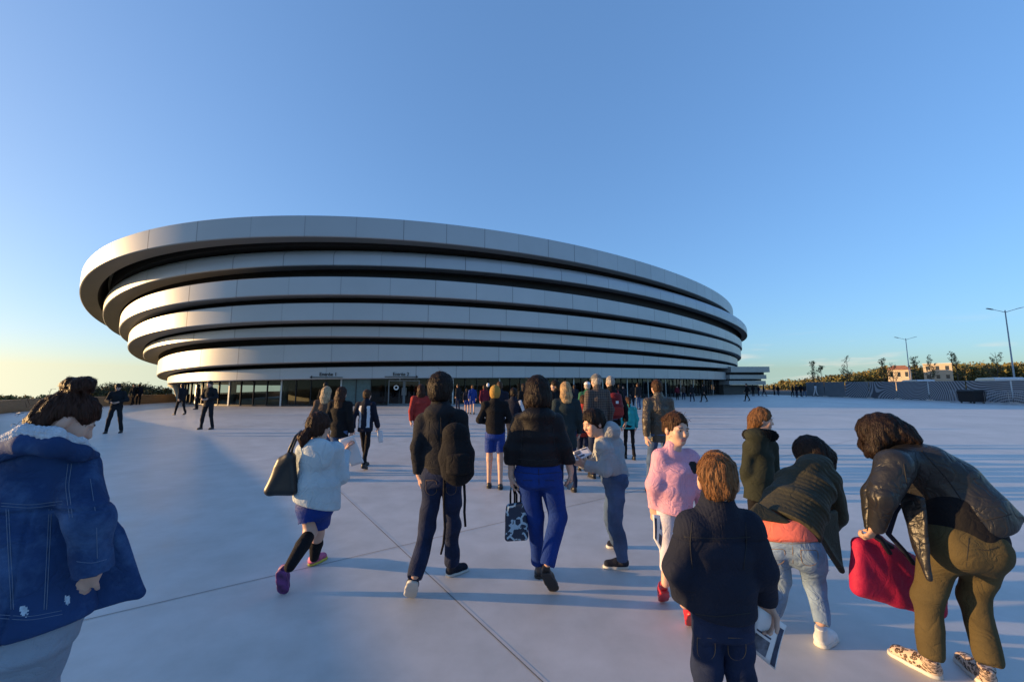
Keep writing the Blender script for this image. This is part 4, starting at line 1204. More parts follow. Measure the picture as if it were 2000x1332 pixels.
# ------------------------------------------------------------------ the people in front
def near_man():
    p = Pj(3.2)
    f = Fig('man in charcoal hooded jacket and dark jeans walking away, black backpack on one shoulder', g(850, 1140), .0075)
    J = dict(head=p(861, 762), R=frame((.12, 1, -.05), (0, 0, 1)), neck=p(861, 800), shL=p(827, 822), shR=p(897, 818), elL=p(814, 872, -.06), wrL=p(819, 926, -.0), elR=p(908, 872, .03), wrR=p(898, 925, .12), hipL=p(845, 930), hipR=p(883, 930), knL=p(836, 1028, -.03), anL=p(811, 1122, -.25), knR=p(884, 1022, .12), anR=p(882, 1095, .2), back=(0, -1, 0))
    body(f, J, 1.0)
    jk = jacket(f, J, 'jacket', M_char, ((.15, .12), (.155, .125), (.158, .13)), (.064, .056, .046), hem=p(864, 923), hood=.95, collar=.05, fold=dict(seed=3, amp=.011))
    stitch(f, jk, [[p(861, 815, -.2), p(863, 915, -.2)], [p(829, 912, -.2), p(862, 916, -.2), p(896, 912, -.2)], [p(838, 822, -.2), p(836, 872, -.2)]], M_thread_d, .003)
    jn = trousers(f, J, 'jeans', M_jean, (.155, .115), (.085, .062, .058), fold=dict(seed=4, amp=.009, freq=13))
    hair(f, J, M_hair_dk, 1., .022, -.085, .03, top=.02)
    stitch(f, jn, [[p(832, 938, -.2), p(832, 962, -.2), p(842, 968, -.2), p(853, 962, -.2), p(853, 938, -.2), p(832, 938, -.2)], [p(871, 938, -.2), p(871, 962, -.2), p(881, 968, -.2), p(891, 962, -.2), p(891, 938, -.2), p(871, 938, -.2)]], M_thread_t, .0018)
    strands(f, J, M_hair_dk, 60, 1.12, 3)
    t_ = g(800, 1167); shoe(f, V3(W(806, 1138, t_[1] - .17)), t_, .052, [M_navy, M_solew], up=(0, .85, .5), ankle=J['anL'])
    shoe(f, g(872, 1126), g(914, 1111), .05, [M_navy, M_solew], ankle=J['anR'])
    # backpack
    bp = Fig('black backpack with dangling straps slung on the shoulder of the man in dark jeans', p(893, 885, -.2), .008, name='backpack', cat='backpack')
    q = Pj(2.99)
    S_ = bp.solid([q(893, 840), q(897, 925)], .3)
    S_.chain([q(889, 846), q(892, 885), q(894, 920)], [(.095, .075), (.122, .1), (.112, .1)], (1, 0, 0), .03)
    S_.tube(q(892, 885), q(894, 925), (.115, .1), (.115, .095), (1, 0, 0), .03, cap=.5)
    bp.add('pack', S_, M_blk, dict(seed=8, amp=.008))
    S_ = bp.solid([q(894, 900)], .25); S_.tube(q(894, 890, -.09), q(895, 922, -.09), (.085, .045), (.09, .05), (1, 0, 0), .02, cap=.5); bp.add('front_pocket', S_, M_blk, dict(seed=9, amp=.005))
    mb = MB(); mb.path([q(884, 842, .05), q(880, 815, .15), q(876, 812, .28)], [.02, .022, .022], 8); mb.build('shoulder_strap', M_blk, bp.e, True, origin=bp.o)
    for pts in ([q(868, 935), q(867, 985), q(869, 1030), q(866, 1062), q(861, 1082)], [q(906, 935), q(908, 975), q(907, 1000), q(909, 1028)]):
        mb = MB(); mb.path(pts, [.011, .010, .010, .009, .008][:len(pts)], 6); mb.build('dangling_strap', M_blk, bp.e, True, origin=bp.o)
near_man()
def near_woman():
    p = Pj(3.1)
    f = Fig('woman in black padded jacket and cobalt blue trousers walking away', g(1065, 1140), .0075)
    J = dict(head=p(1050, 770), R=frame((0, 1, -.05), (0, 0, 1)), neck=p(1050, 806), shL=p(1015, 824), shR=p(1085, 824), elL=p(1000, 875, -.02), wrL=p(999, 928, .03), elR=p(1101, 872, -.02), wrR=p(1114, 918, .06), hipL=p(1030, 928), hipR=p(1074, 928), knL=p(1044, 1008, .09), anL=p(1052, 1092, .2), knR=p(1090, 1008, .02), anR=p(1070, 1098, -.12), back=(0, -1, 0))
    body(f, J, 1.0, 0, dict(L=dict(fw=(.05, .15, -1), palm=(1, .2, 0), thumb=1, curl=1.5), R=dict(fw=(.1, .35, -1), palm=(-1, .2, -.1), thumb=-1, curl=.9)))
    def quilt(v):
        z = v[:, 2]; return folds(v, 5, .007) + .004 * np.abs(np.sin(z * math.pi / .085)) - .002
    jk = jacket(f, J, 'padded_jacket', M_puff, ((.155, .12), (.16, .125), (.172, .13)), (.066, .06, .05), hem=p(1051, 907), hood=1.0, collar=.07, fold=quilt)
    stitch(f, jk, [[p(1012, 896, -.2), p(1050, 900, -.2), p(1090, 896, -.2)], [p(1022, 835, -.2), p(1018, 880, -.2)], [p(1080, 835, -.2), p(1084, 880, -.2)]], M_thread_d, .003)
    tr_ = trousers(f, J, 'trousers', M_cobalt, (.172, .125), (.092, .068, .056), fold=dict(seed=12, amp=.007, freq=10))
    stitch(f, tr_, [[p(1052, 915, -.2), p(1053, 955, -.2)], [p(1010, 922, -.2), p(1052, 926, -.2), p(1094, 922, -.2)], [p(1022, 938, -.2), p(1040, 938, -.2)], [p(1064, 938, -.2), p(1082, 938, -.2)]], M_thread_d, .0022)
    def bob(S_, T_):
        S_.ball(T_(0, -.03, -.03), (.1, .1, .1), .03)
        S_.tube(T_(-.07, -.01, -.02), T_(-.075, -.01, -.1), .035, .03, None, .02); S_.tube(T_(.07, -.01, -.02), T_(.075, -.01, -.1), .035, .03, None, .02)
        S_.cut(T_(0, 0, -.115), (0, 0, -1), .01)
    hair(f, J, M_hair_dk, 1., .022, -.13, .03, extra=bob)
    strands(f, J, M_hair_dk, 50, 1.08, 4)
    shoe(f, g(1050, 1131), g(1064, 1108), .046, [M_shoeb, M_soled], boot=.08, ankle=J['anL'])
    t_ = g(1084, 1155); shoe(f, V3(W(1064, 1122, t_[1] - .16)), t_, .046, [M_shoeb, M_soled], up=(0, .8, .6), boot=.06, ankle=J['anR'])
    # tote bag in the left hand
    tb = Fig('dark blue tote bag with pale letter pattern held by the woman in cobalt trousers', p(1008, 1020, .05), .006, name='tote_bag', cat='tote bag')
    q = Pj(3.14); S_ = tb.solid([q(1008, 980), q(1008, 1056)], .2)
    S_.quad(q(995, 990), q(1021, 986), q(1025, 1048), q(992, 1050), .028); tb.add('bag', S_, pattern_mat(), dict(seed=2, amp=.006))
    for uu in (1001, 1013):
        mb = MB(); mb.path([q(uu - 4, 990), q(uu - 4, 965), q(999, 942, -.02), q(uu + 4, 965), q(uu + 4, 988)], .008, 6); mb.build('handle', M_blk, tb.e, True, origin=tb.o)
    sheet_thing('folded_leaflet', 'small grey folded leaflet in the right hand of the woman in cobalt trousers', 'leaflet', [p(1112, 938, .09), p(1119, 940, .05), p(1113, 956, .03), p(1107, 954, .07)], M_grey, .003)
def pattern_mat():
    m = mat('letter_print_fabric', (.01, .02, .05), .6)
    N = m.node_tree.nodes; L = m.node_tree.links; b = N['Principled BSDF']
    t = N.new('ShaderNodeTexCoord'); v = N.new('ShaderNodeTexVoronoi'); v.feature = 'DISTANCE_TO_EDGE'; v.inputs['Scale'].default_value = 17; L.new(t.outputs['Object'], v.inputs[0])
    n = N.new('ShaderNodeTexNoise'); n.inputs['Scale'].default_value = 14; L.new(t.outputs['Object'], n.inputs[0])
    a = N.new('ShaderNodeMath'); a.operation = 'LESS_THAN'; a.inputs[1].default_value = .11; L.new(v.outputs['Distance'], a.inputs[0])
    c = N.new('ShaderNodeMath'); c.operation = 'GREATER_THAN'; c.inputs[1].default_value = .47; L.new(n.outputs[0], c.inputs[0])
    e = N.new('ShaderNodeMath'); e.operation = 'MULTIPLY'; L.new(a.outputs[0], e.inputs[0]); L.new(c.outputs[0], e.inputs[1])
    x = N.new('ShaderNodeMix'); x.data_type = 'RGBA'; L.new(e.outputs[0], x.inputs[0]); x.inputs[6].default_value = (.008, .02, .05, 1); x.inputs[7].default_value = (.3, .42, .52, 1); L.new(x.outputs[2], b.inputs['Base Color'])
    return m
near_woman()
def hoodie_girl():
    p = Pj(3.4)
    f = Fig('girl in oversized off white hoodie, blue shorts and black knee socks walking away', g(600, 1120), .0075)
    J = dict(head=p(623, 834), R=frame((.3, 1, -.12), (0, 0, 1)), neck=p(622, 866), shL=p(593, 880), shR=p(655, 880), elL=p(584, 930, .0), wrL=p(590, 975, .12), elR=p(668, 928, .08), wrR=p(675, 882, .3), hipL=p(603, 985), hipR=p(630, 985), knL=p(606, 1040, -.02), anL=p(566, 1106, -.38), knR=p(620, 1045, .12), anR=p(614, 1088, .2), back=(0, -1, 0))
    s_ = .9
    body(f, J, s_, 0, dict(L=0, R=dict(fw=(.1, .4, .6), palm=(.8, .3, 0), thumb=-1, curl=1.3)), leg_r=(.075, .053, .036))
    jacket(f, J, 'hoodie', M_offw, ((.15, .115), (.17, .13), (.19, .14)), (.066, .062, .052), hem=p(618, 985), hemn=unit((-.25, -.1, -1)), extra=lambda S_: S_.ball(p(622, 888, -.1), (.135, .06, .125), .02), hood=1.0, s_=.9, fold=dict(seed=21, amp=.012, freq=6))
    S_ = f.solid([J['hipL'], J['hipR'], J['knL'], J['knR']], .25)
    pel = lerp(J['hipL'], J['hipR'], .5)
    S_.tube(pel + V3((0, 0, .08)), pel - V3((0, 0, .03)), (.14, .1), (.15, .11), (1, 0, 0), .03)
    for a in 'LR':
        k_ = lerp(J['hip' + a], J['kn' + a], .62); S_.tube(J['hip' + a], k_, .085, .088, None, .03, cap=.5)
        d = unit(V3(J['kn' + a]) - V3(J['hip' + a])); S_.tube(k_ + d * .085, k_ + d * .2, .12, .12, None, .004, 'sub')
    f.add('shorts', S_, M_royal, dict(seed=5, amp=.008))
    for a in 'LR':
        kn, an = V3(J['kn' + a]), V3(J['an' + a]); d = unit(an - kn)
        S_ = f.solid([kn, an], .15); S_.tube(kn + d * .04, lerp(kn, an, .4), .05, .054, None, .01); S_.tube(lerp(kn, an, .4), an, .054, .038, None, .01); S_.cut(kn + d * .045, -d)
        f.add('knee_sock', S_, M_blk)
    def pony(S_, T_):
        S_.ball(T_(-.02, -.115, -.045), (.028, .028, .024), .015)
        S_.chain([T_(-.02, -.118, -.05), T_(-.03, -.13, -.1), T_(-.03, -.13, -.16)], [.03, .045, .022], None, .015)
    hair(f, J, M_hair_red, s_, .018, -.085, .035, extra=pony)
    strands(f, J, M_hair_red, 40, .95, 5)
    M_trn = mat('purple_trainer', (.12, .03, .14), .6, var=.6, vs=16); M_yel = mat('yellow_sole', (.5, .42, .05), .6); M_pk = mat('pink_trainer', (.5, .1, .2), .6, var=.5, vs=14)
    t_ = g(553, 1160); shoe(f, V3(W(547, 1116, t_[1] - .10)), t_, .046, [M_trn, M_trn], up=(-.1, .95, .3), ankle=J['anL'])
    shoe(f, g(603, 1106), g(637, 1089), .046, [M_pk, M_yel], ankle=J['anR'])
    bg_ = Fig('large black shoulder bag hanging from the girl in the off white hoodie', p(548, 930, -.1), .007, name='shoulder_bag', cat='handbag')
    q = Pj(3.28); S_ = bg_.solid([q(520, 880), q(578, 970)], .25)
    S_.tri(q(566, 893), q(571, 955), q(529, 955), .045, .02).tri(q(552, 900), q(566, 893), q(529, 955), .045, .02); bg_.add('bag', S_, M_shoeb, dict(seed=31, amp=.008))
    for du in (0, 8):
        mb = MB(); mb.path([q(558 + du, 900), q(566 + du * .7, 875), q(577 + du * .5, 852, .0), q(588, 842, .1), q(593, 846, .2)], .010, 7); mb.build('strap', M_shoeb, bg_.e, True, origin=bg_.o)
    q = Pj(3.72)
    sheet_thing('poster_sheet', 'large white paper sheet in the hand of the girl in the off white hoodie', 'paper', [q(662, 858), q(690, 850), q(711, 903, .1), q(686, 911, .05)], M_paper, .004)
hoodie_girl()
def hoodie_boy():
    p = Pj(3.5)
    f = Fig('boy in grey marl hoodie and blue jeans turning left with an open magazine', g(1205, 1110), .0068)
    J = dict(head=p(1160, 826), R=frame((-.85, -.32, -.28), (-.15, 0, 1)), neck=p(1177, 856), shL=p(1182, 874, -.12), shR=p(1176, 872, .14), elL=p(1181, 915, -.15), wrL=p(1143, 907, -.1), elR=p(1160, 915, .14), wrR=p(1135, 900, .1), hipL=p(1204, 936, -.07), hipR=p(1200, 936, .08), knL=p(1201, 1010, -.06), anL=p(1215, 1088, -.02), knR=p(1193, 1012, .18), anR=p(1204, 1056, .36), back=unit((1, .35, 0)))
    s_ = .92
    body(f, J, s_, 0, dict(L=dict(fw=(-1, .1, .1), palm=(0, .7, .7), thumb=-1, curl=1.0), R=dict(fw=(-1, -.1, .2), palm=(.2, -.5, .7), thumb=1, curl=.8)))
    jacket(f, J, 'hoodie', M_grey, ((.14, .105), (.145, .115), (.14, .115)), (.064, .058, .046), hem=p(1202, 926), hemn=unit((-.1, 0, -1)), extra=lambda S_: S_.ball(p(1194, 842, .0), (.09, .1, .08), .015), hood=.95, s_=.9, fold=dict(seed=41, amp=.014, freq=10))
    trousers(f, J, 'jeans', M_jean_md, (.135, .11), (.08, .062, .054), fold=dict(seed=14, amp=.010, freq=15))
    hair(f, J, M_hair_dk, s_, .014, -.06, .05, brow=.062)
    shoe(f, g(1228, 1109), g(1178, 1108), .045, [M_navy, M_solew], ankle=J['anL'])
    shoe(f, g(1212, 1070), g(1184, 1068), .045, [M_navy, M_solew], ankle=J['anR'])
    q = Pj(3.44)
    sheet_thing('open_magazine', 'open white magazine held by the boy in the grey hoodie', 'magazine', [q(1119, 885, .12), q(1147, 872, .18), q(1157, 886, .02), q(1123, 901, -.06)], M_paper, .006, kids=[('printed_block', M_photo, .08, .1, .45, .6), ('printed_line', M_print, .55, .1, .92, .25), ('printed_line', M_print, .1, .72, .6, .88)])
hoodie_boy()
def pink_girl():
    p = Pj(2.85)
    f = Fig('girl in pink bomber jacket looking back over her shoulder', g(1318, 1185), .006)
    J = dict(head=p(1320, 838), R=frame((.3, -.94, -.1), (.05, 0, 1)), neck=p(1314, 879), shL=p(1292, 894), shR=p(1343, 892, .03), elL=p(1280, 946, -.02), wrL=p(1277, 994, .03), elR=p(1362, 944, .0), wrR=p(1371, 990, .08), hipL=p(1303, 1004), hipR=p(1330, 1004), knL=p(1304, 1070, .02), anL=p(1300, 1138, -.05), knR=p(1338, 1075, -.03), anR=p(1348, 1165, -.2), back=(-.1, -1, 0))
    s_ = .9
    body(f, J, s_, 0, dict(L=dict(fw=(0, .1, -1), palm=(.8, .3, 0), thumb=1, curl=1.2)), leg_r=(.062, .042, .032))
    def patch(c): return ((np.linalg.norm(c - V3(p(1353, 913, -.05)), axis=1) < .042)).astype(int)
    jacket(f, J, 'bomber_jacket', [M_pink, M_char], ((.125, .105), (.135, .115), (.125, .105)), (.062, .06, .044), hem=p(1316, 1000), collar=.028, s_=.8, fold=dict(seed=51, amp=.012, freq=9), paint=patch)
    S_ = f.solid([J['hipL'], J['hipR'], J['knL'], J['knR'], J['anL'], J['anR']], .2)
    for a in 'LR':
        S_.tube(lerp(J['hip' + a], J['kn' + a], -.2), J['kn' + a], .075, .052, None, .02); S_.tube(J['kn' + a], lerp(J['kn' + a], J['an' + a], .55), .052, .046, None, .02)
    f.add('leggings', S_, cloth('pale_lilac_leggings', (.5, .48, .55)), dict(seed=7, amp=.004))
    def bun(S_, T_): S_.ball(T_(0, -.11, .05), (.035, .035, .032), .015)
    hair(f, J, M_hair_br, s_, .009, -.045, .045, extra=bun, brow=.082)
    strands(f, J, M_hair_br, 70, .92, 6, ln=.045)
    t_ = g(1296, 1175); shoe(f, V3(W(1299, 1158, t_[1] - .17)), t_, .04, [M_shoer, M_shoer], up=(0, .75, .65), ankle=J['anL'])
    t_ = g(1350, 1222); shoe(f, V3(W(1352, 1200, t_[1] - .15)), t_, .04, [M_shoer, M_shoer], up=(0, .75, .65), ankle=J['anR'])
    q = Pj(2.82)
    sheet_thing('folded_newspaper', 'folded blue and white newspaper in the hand of the girl in pink', 'newspaper', [q(1274, 1004), q(1304, 1006), q(1296, 1088, .04), q(1277, 1052, .02)], M_paper, .008, kids=[('headline', M_print, .5, .05, .85, .4), ('printed_block', M_print, .08, .1, .25, .9), ('headline', M_print, .45, .55, .9, .85)])
pink_girl()
def navy_boy():
    p = Pj(1.7)
    f = Fig('short haired boy in navy padded jacket seen from behind in the foreground', (p(1403, 1200)[0], 1.7, 0), .005)
    z0 = lambda q, z: V3((q[0], q[1], z))
    J = dict(head=p(1402, 938), R=frame((.38, .92, -.06), (0, 0, 1)), neck=p(1402, 990), shL=p(1350, 1030), shR=p(1456, 1028), elL=p(1328, 1112, -.01), wrL=p(1338, 1178, .07), elR=p(1487, 1112, -.01), wrR=p(1494, 1172, .06), hipL=p(1381, 1205), hipR=p(1437, 1205), knL=p(1380, 1310, .02), anL=z0(p(1378, 1400), .085), knR=p(1446, 1310, .01), anR=z0(p(1450, 1400), .085), back=(0, -1, 0))
    s_ = .9
    body(f, J, s_, 0, dict(L=0, R=dict(fw=(.0, .1, -1), palm=(-.7, -.6, 0), thumb=-1, curl=1.0, s=1.0)))
    def tex(v):
        o = folds(v, 61, .008, 9); z = v[:, 2]; zy = p(1402, 1045)[2]
        yoke = (z > zy)
        return o + np.where(yoke, .0009 * np.sin(v[:, 0] * 2 * math.pi / .011), 0) - .004 * np.exp(-((z - zy) / .004) ** 2)
    jk = jacket(f, J, 'jacket', M_navy, ((.125, .1), (.135, .11), (.142, .115)), (.06, .06, .046), hem=p(1404, 1190), collar=.03, s_=.88, fold=tex)
    stitch(f, jk, [[p(1336, 1048, -.2), p(1402, 1052, -.2), p(1466, 1048, -.2)], [p(1352, 1020, -.2), p(1348, 1060, -.2), p(1352, 1110, -.1)], [p(1456, 1020, -.2), p(1458, 1060, -.2), p(1452, 1110, -.1)], [p(1340, 1196, -.2), p(1402, 1204, -.2), p(1466, 1196, -.2)]], M_thread_d, .0022)
    jn = trousers(f, J, 'jeans', M_jean, (.115, .095), (.062, .052, .046), fold=dict(seed=15, amp=.008, freq=16), s_=.8)
    stitch(f, jn, [[p(1362, 1245, -.2), p(1362, 1282, -.2), p(1380, 1292, -.2), p(1397, 1282, -.2), p(1397, 1245, -.2), p(1362, 1245, -.2)], [p(1422, 1245, -.2), p(1422, 1282, -.2), p(1440, 1292, -.2), p(1457, 1282, -.2), p(1457, 1245, -.2), p(1422, 1245, -.2)]], M_thread_t, .0012)
    def sideb(S_, T_):
        for x in (-1, 1): S_.ball(T_(x * .085, .004, -.03), (.03, .032, .042), .012, 'sub', J['R'])
    hair(f, J, M_hair_lb, s_, .006, -.075, .035, extra=sideb, h=.0045, ns=4500, sl=.04)
    for k_, (a, du) in enumerate((('L', -.01), ('R', .02))):
        an = J['an' + a]; shoe(f, (an[0], an[1] - .06, 0), (an[0] + du, an[1] + .15, 0), .042, [M_navy, M_solew], ankle=an)
    q = Pj(1.74)
    sheet_thing('picture_programme', 'glossy picture programme with navy border held by the boy in navy', 'programme', [q(1478, 1180), q(1537, 1222, .01), q(1513, 1306, .03), q(1458, 1262, .03)], M_paper, .004, kids=[('border_band', M_print, .8, .12, .96, .97), ('printed_photo', M_photo, .1, .55, .62, .92), ('printed_line', M_print, .1, .45, .62, .49)])
navy_boy()
def coat_girl():
    p = Pj(4.0)
    f = Fig('girl in dark green hooded coat with black fur collar looking right', (p(1480, 1000)[0], 4.0, 0), .008)
    z0 = lambda q, z: V3((q[0], q[1], z))
    J = dict(head=p(1488, 820), R=frame((.85, -.3, -.12), (0, 0, 1)), neck=p(1484, 846), shL=p(1464, 872), shR=p(1506, 872, .06), elL=p(1458, 920), wrL=p(1464, 958, .1), elR=p(1511, 920, .08), wrR=p(1510, 955, .2), hipL=p(1473, 955), hipR=p(1498, 955), knL=z0(p(1473, 1000), .4), anL=z0(p(1473, 1000), .08), knR=z0(p(1498, 1000, .05), .4), anR=z0(p(1498, 1000, .08), .08), back=unit((-.7, -.7, 0)))
    body(f, J, .9, 0, dict(L=0, R=0), leg_r=(.05, .036, .028))
    jacket(f, J, 'coat', M_olive, ((.12, .11), (.135, .12), (.155, .13)), (.06, .056, .046), hem=p(1482, 978), hood=1.1, s_=.9, fold=dict(seed=71, amp=.009))
    trousers(f, J, 'leggings', M_blk, (.12, .1), (.06, .045, .036))
    S_ = f.solid([J['neck']], .25); nk = V3(J['neck']); N_ = 14
    pts = [nk + V3((math.cos(a) * .105, math.sin(a) * .1, -.02 + .02 * math.cos(a + 2))) for a in np.linspace(0, 2 * math.pi, N_)]
    S_.chain(pts, [.042] * N_, None, .02); f.add('fur_collar', S_, M_fur, lambda v: .012 * np.sin(v @ V3((310, 170, 240))) * np.sin(v @ V3((-190, 330, 260))))
    def lng(S_, T_): S_.tube(T_(0, -.06, -.02), T_(-.01, -.075, -.12), .07, .05, None, .03)
    hair(f, J, M_hair_lb, .9, .014, -.16, .03, extra=lng, brow=.062)
    for a in 'LR':
        an = J['an' + a]; shoe(f, (an[0] - .05, an[1] - .05, 0), (an[0] + .08, an[1] + .12, 0), .04, [M_shoeb, M_soled], ankle=an)
coat_girl()
def bending_woman():
    p = Pj(2.6)
    f = Fig('woman in olive padded jacket and washed jeans bending forward, coral shirt showing', g(1560, 1240), .0065)
    J = dict(head=p(1585, 890, .46), R=frame((.25, .62, -.75), (.1, .75, .65)), neck=p(1590, 915, .34), shL=p(1545, 935, .33), shR=p(1616, 935, .26), elL=p(1535, 1000, .5), wrL=p(1552, 1078, .46), elR=p(1634, 1010, .25), wrR=p(1612, 1045, .42), hipL=p(1517, 1068, .03), hipR=p(1580, 1070, -.03), knL=p(1523, 1130, .12), anL=p(1512, 1192, .12), knR=p(1594, 1142, .02), anR=p(1603, 1212, -.08), back=unit((-.3, -.55, .75)))
    body(f, J, 1.0, 0, ts=.7, hands=dict(L=dict(fw=(.1, .1, -1), palm=(.6, .5, 0), thumb=1, curl=.9), R=0))
    hem = p(1532, 1028, .02); ch = lerp(J['shL'], J['shR'], .5); ax = unit(ch - V3(hem))
    def extra(S_):
        S_.tri(p(1480, 985, .02), p(1461, 1007, -.02), p(1540, 1020, -.06), .016, .03)
        S_.tri(p(1575, 1010, .02), p(1644, 1114, .1), p(1630, 1000, .16), .014, .025)
        S_.tri(p(1575, 1010, .02), p(1644, 1114, .1), p(1600, 1040, -.02), .014, .025)
    def ribs(v):
        t = (v - V3(hem)) @ ax; sdv = np.abs((v - V3(hem)) @ unit(np.cross(ax, (0, 1, 0))))
        return folds(v, 81, .008) + .0042 * np.abs(np.sin(t * math.pi / .036)) * np.exp(-(sdv / .13) ** 4)
    jacket(f, J, 'padded_jacket', M_olivej, ((.165, .12), (.172, .125), (.19, .13)), (.07, .064, .05), hem=hem, hemn=V3((9, 9, 9)) * 0 + unit(-ax + V3((0, 0, -.2))), hood=.95, fold=ribs, extra=None, wrist=.95)
    S_ = f.solid([hem, p(1644, 1114, .1), p(1461, 1007, 0)], .2); extra(S_); f.add('jacket_tail', S_, M_olivej, dict(seed=3, amp=.006))
    S_ = f.solid([hem], .3); S_.tube(lerp(hem, ch, .05), lerp(hem, lerp(J['hipL'], J['hipR'], .5), .55), (.168, .12), (.165, .122), unit(V3(J['shR']) - V3(J['shL'])), .02, cap=.3); f.add('coral_shirt', S_, M_coral, dict(seed=4, amp=.006))
    jn = trousers(f, J, 'jeans', M_jean_lt, (.15, .12), (.082, .057, .044), waist=lerp(lerp(J['hipL'], J['hipR'], .5), hem, .6), fold=dict(seed=16, amp=.011, freq=13))
    stitch(f, jn, [[p(1548, 1058, -.25), p(1549, 1100, -.25)], [p(1500, 1072, -.25), p(1502, 1098, -.25), p(1516, 1104, -.25), p(1532, 1098, -.25), p(1534, 1072, -.25), p(1500, 1072, -.25)], [p(1564, 1074, -.25), p(1566, 1100, -.25), p(1581, 1106, -.25), p(1597, 1100, -.25), p(1598, 1074, -.25), p(1564, 1074, -.25)], [p(1494, 1056, -.2), p(1545, 1062, -.25), p(1603, 1058, -.2)]], M_thread_t, .0018)
    def lng(S_, T_):
        S_.ball(T_(0, -.03, .02), (.105, .105, .1), .03); S_.chain([T_(.0, -.05, .02), T_(.06, .0, -.02), T_(.1, .1, -.03)], [.09, .08, .055], None, .03)
        S_.chain([T_(.05, .04, .05), T_(.1, .12, .06), T_(.12, .2, .06)], [.06, .05, .02], None, .03)
    hair(f, J, M_hair_dk, 1., .02, -.1, .03, extra=lng, brow=.03)
    shoe(f, g(1600, 1265), g(1626, 1243), .05, [M_shoew, M_solew], ankle=J['anR'])
    shoe(f, g(1503, 1236), g(1512, 1215), .05, [M_shoew, M_solew], ankle=J['anL'])
    q = Pj(2.95); sheet_thing('white_leaflet', 'white leaflet held low by the woman bending in the olive jacket', 'leaflet', [q(1560, 1086), q(1600, 1080), q(1620, 1114, .05), q(1578, 1120, .03)], M_paper, .004)
bending_woman()
def leather_woman():
    f = Fig('woman in black leather jacket bending over a crimson bag, leopard print shoes', g(1860, 1322), .0055)
    w = lambda u, v, Y: V3(W(u, v, Y))
    J = dict(head=w(1722, 850, 2.4), R=frame((-.55, .35, -.75), (-.6, .2, .75)), neck=w(1757, 882, 2.37), shL=w(1748, 908, 2.22), shR=w(1752, 890, 2.5), elL=w(1722, 972, 2.18), wrL=w(1712, 1025, 2.26), elR=w(1712, 965, 2.5), wrR=w(1705, 1030, 2.45), hipL=w(1838, 1078, 2.24), hipR=w(1922, 1078, 2.16), knL=w(1812, 1165, 2.27), anL=w(1818, 1272, 2.24), knR=w(1902, 1170, 2.25), anR=w(1930, 1284, 2.15), back=unit((.45, -.35, .8)))
    body(f, J, .92, 1, ts=.4, hands=dict(L=dict(fw=(-.35, .3, -.9), palm=(-.3, .8, .2), thumb=1, curl=1.4), R=0))
    S_ = f.solid([J['neck'], J['shL'], J['elL'], J['wrL'], w(1990, 1010, 2.1), J['hipR']], .3)
    # hunched back: chain along the spine, wide across the shoulders and hips
    sd = unit(V3(J['hipR']) - V3(J['hipL']) + V3((0, -.35, 0)))
    S_.chain([w(1757, 896, 2.36), w(1792, 912, 2.33), w(1838, 946, 2.28), w(1880, 996, 2.21), w(1895, 1024, 2.19)], [(.10, .085), (.155, .115), (.16, .125), (.165, .125), (.17, .125)], (.35, -.9, 0), .05)
    for a, m_ in (('L', 1), ('R', 1)):
        S_.tube(w(1775, 895, 2.36), J['sh' + a], .08, .078, None, .05); S_.tube(J['sh' + a], J['el' + a], .08, .067, None, .025); S_.tube(J['el' + a], J['wr' + a], .067, .05, None, .02)
    S_.tri(w(1880, 935, 2.2), w(1990, 1010, 2.08), w(1925, 1038, 2.1), .02, .06)
    S_.cut(w(1888, 1036, 2.2), unit((.30, -.1, -1)), .01)
    # folds gather at elbow and armpit
    jk = f.add('leather_jacket', S_, M_leath, dict(seed=91, amp=.010, freq=8))
    stitch(f, jk, [[w(1800, 880, 2.05), w(1850, 935, 2.0), w(1905, 1015, 1.95)], [w(1765, 905, 2.05), w(1772, 950, 2.05), w(1790, 985, 2.0)], [w(1800, 1040, 2.0), w(1880, 1026, 1.95), w(1975, 1004, 1.95)]], M_thread_d, .003)
    S_ = f.solid([w(1770, 970, 2.2), w(1815, 1132, 2.2)], .2); S_.tri(w(1762, 965, 2.22), w(1800, 975, 2.14), w(1815, 1130, 2.12), .014).tri(w(1762, 965, 2.22), w(1788, 1070, 2.2), w(1815, 1130, 2.12), .014); f.add('jacket_front', S_, M_leath, dict(seed=92, amp=.008))
    S_ = f.solid([w(1880, 1050, 2.2)], .4); S_.chain([w(1868, 1000, 2.22), w(1882, 1042, 2.2)], [(.14, .15), (.155, .16)], (1, -.25, 0), .03); f.add('shirt', S_, M_blk, dict(seed=93, amp=.006))
    S_ = f.solid([J[q] for q in ('hipL', 'hipR', 'knL', 'knR', 'anL', 'anR')], .35)
    S_.tube(w(1868, 1040, 2.22), w(1885, 1085, 2.2), (.138, .145), (.14, .14), (1, -.2, -.05), .04, cap=.6)
    S_.ball(w(1918, 1064, 2.13), (.075, .10, .10), .07).ball(w(1860, 1068, 2.16), (.075, .10, .10), .07)
    for a, r_ in (('L', (.092, .064, .05)), ('R', (.092, .062, .05))):
        S_.tube(J['hip' + a], J['kn' + a], r_[0], r_[1], None, .05); S_.tube(J['kn' + a], J['an' + a], r_[1], r_[2], None, .03)
        kn, an = V3(J['kn' + a]), V3(J['an' + a]); d = unit(an - kn); S_.tube(an + d * .095, an + d * .25, .075, .075, None, .004, 'sub')
    tr_ = f.add('trousers', S_, M_khaki, dict(seed=94, amp=.007, freq=9))
    stitch(f, tr_, [[w(1893, 1050, 1.95), w(1886, 1118, 2.0)], [w(1908, 1072, 1.95), w(1928, 1075, 1.95), w(1950, 1068, 1.95)]], M_thread_d, .0014)
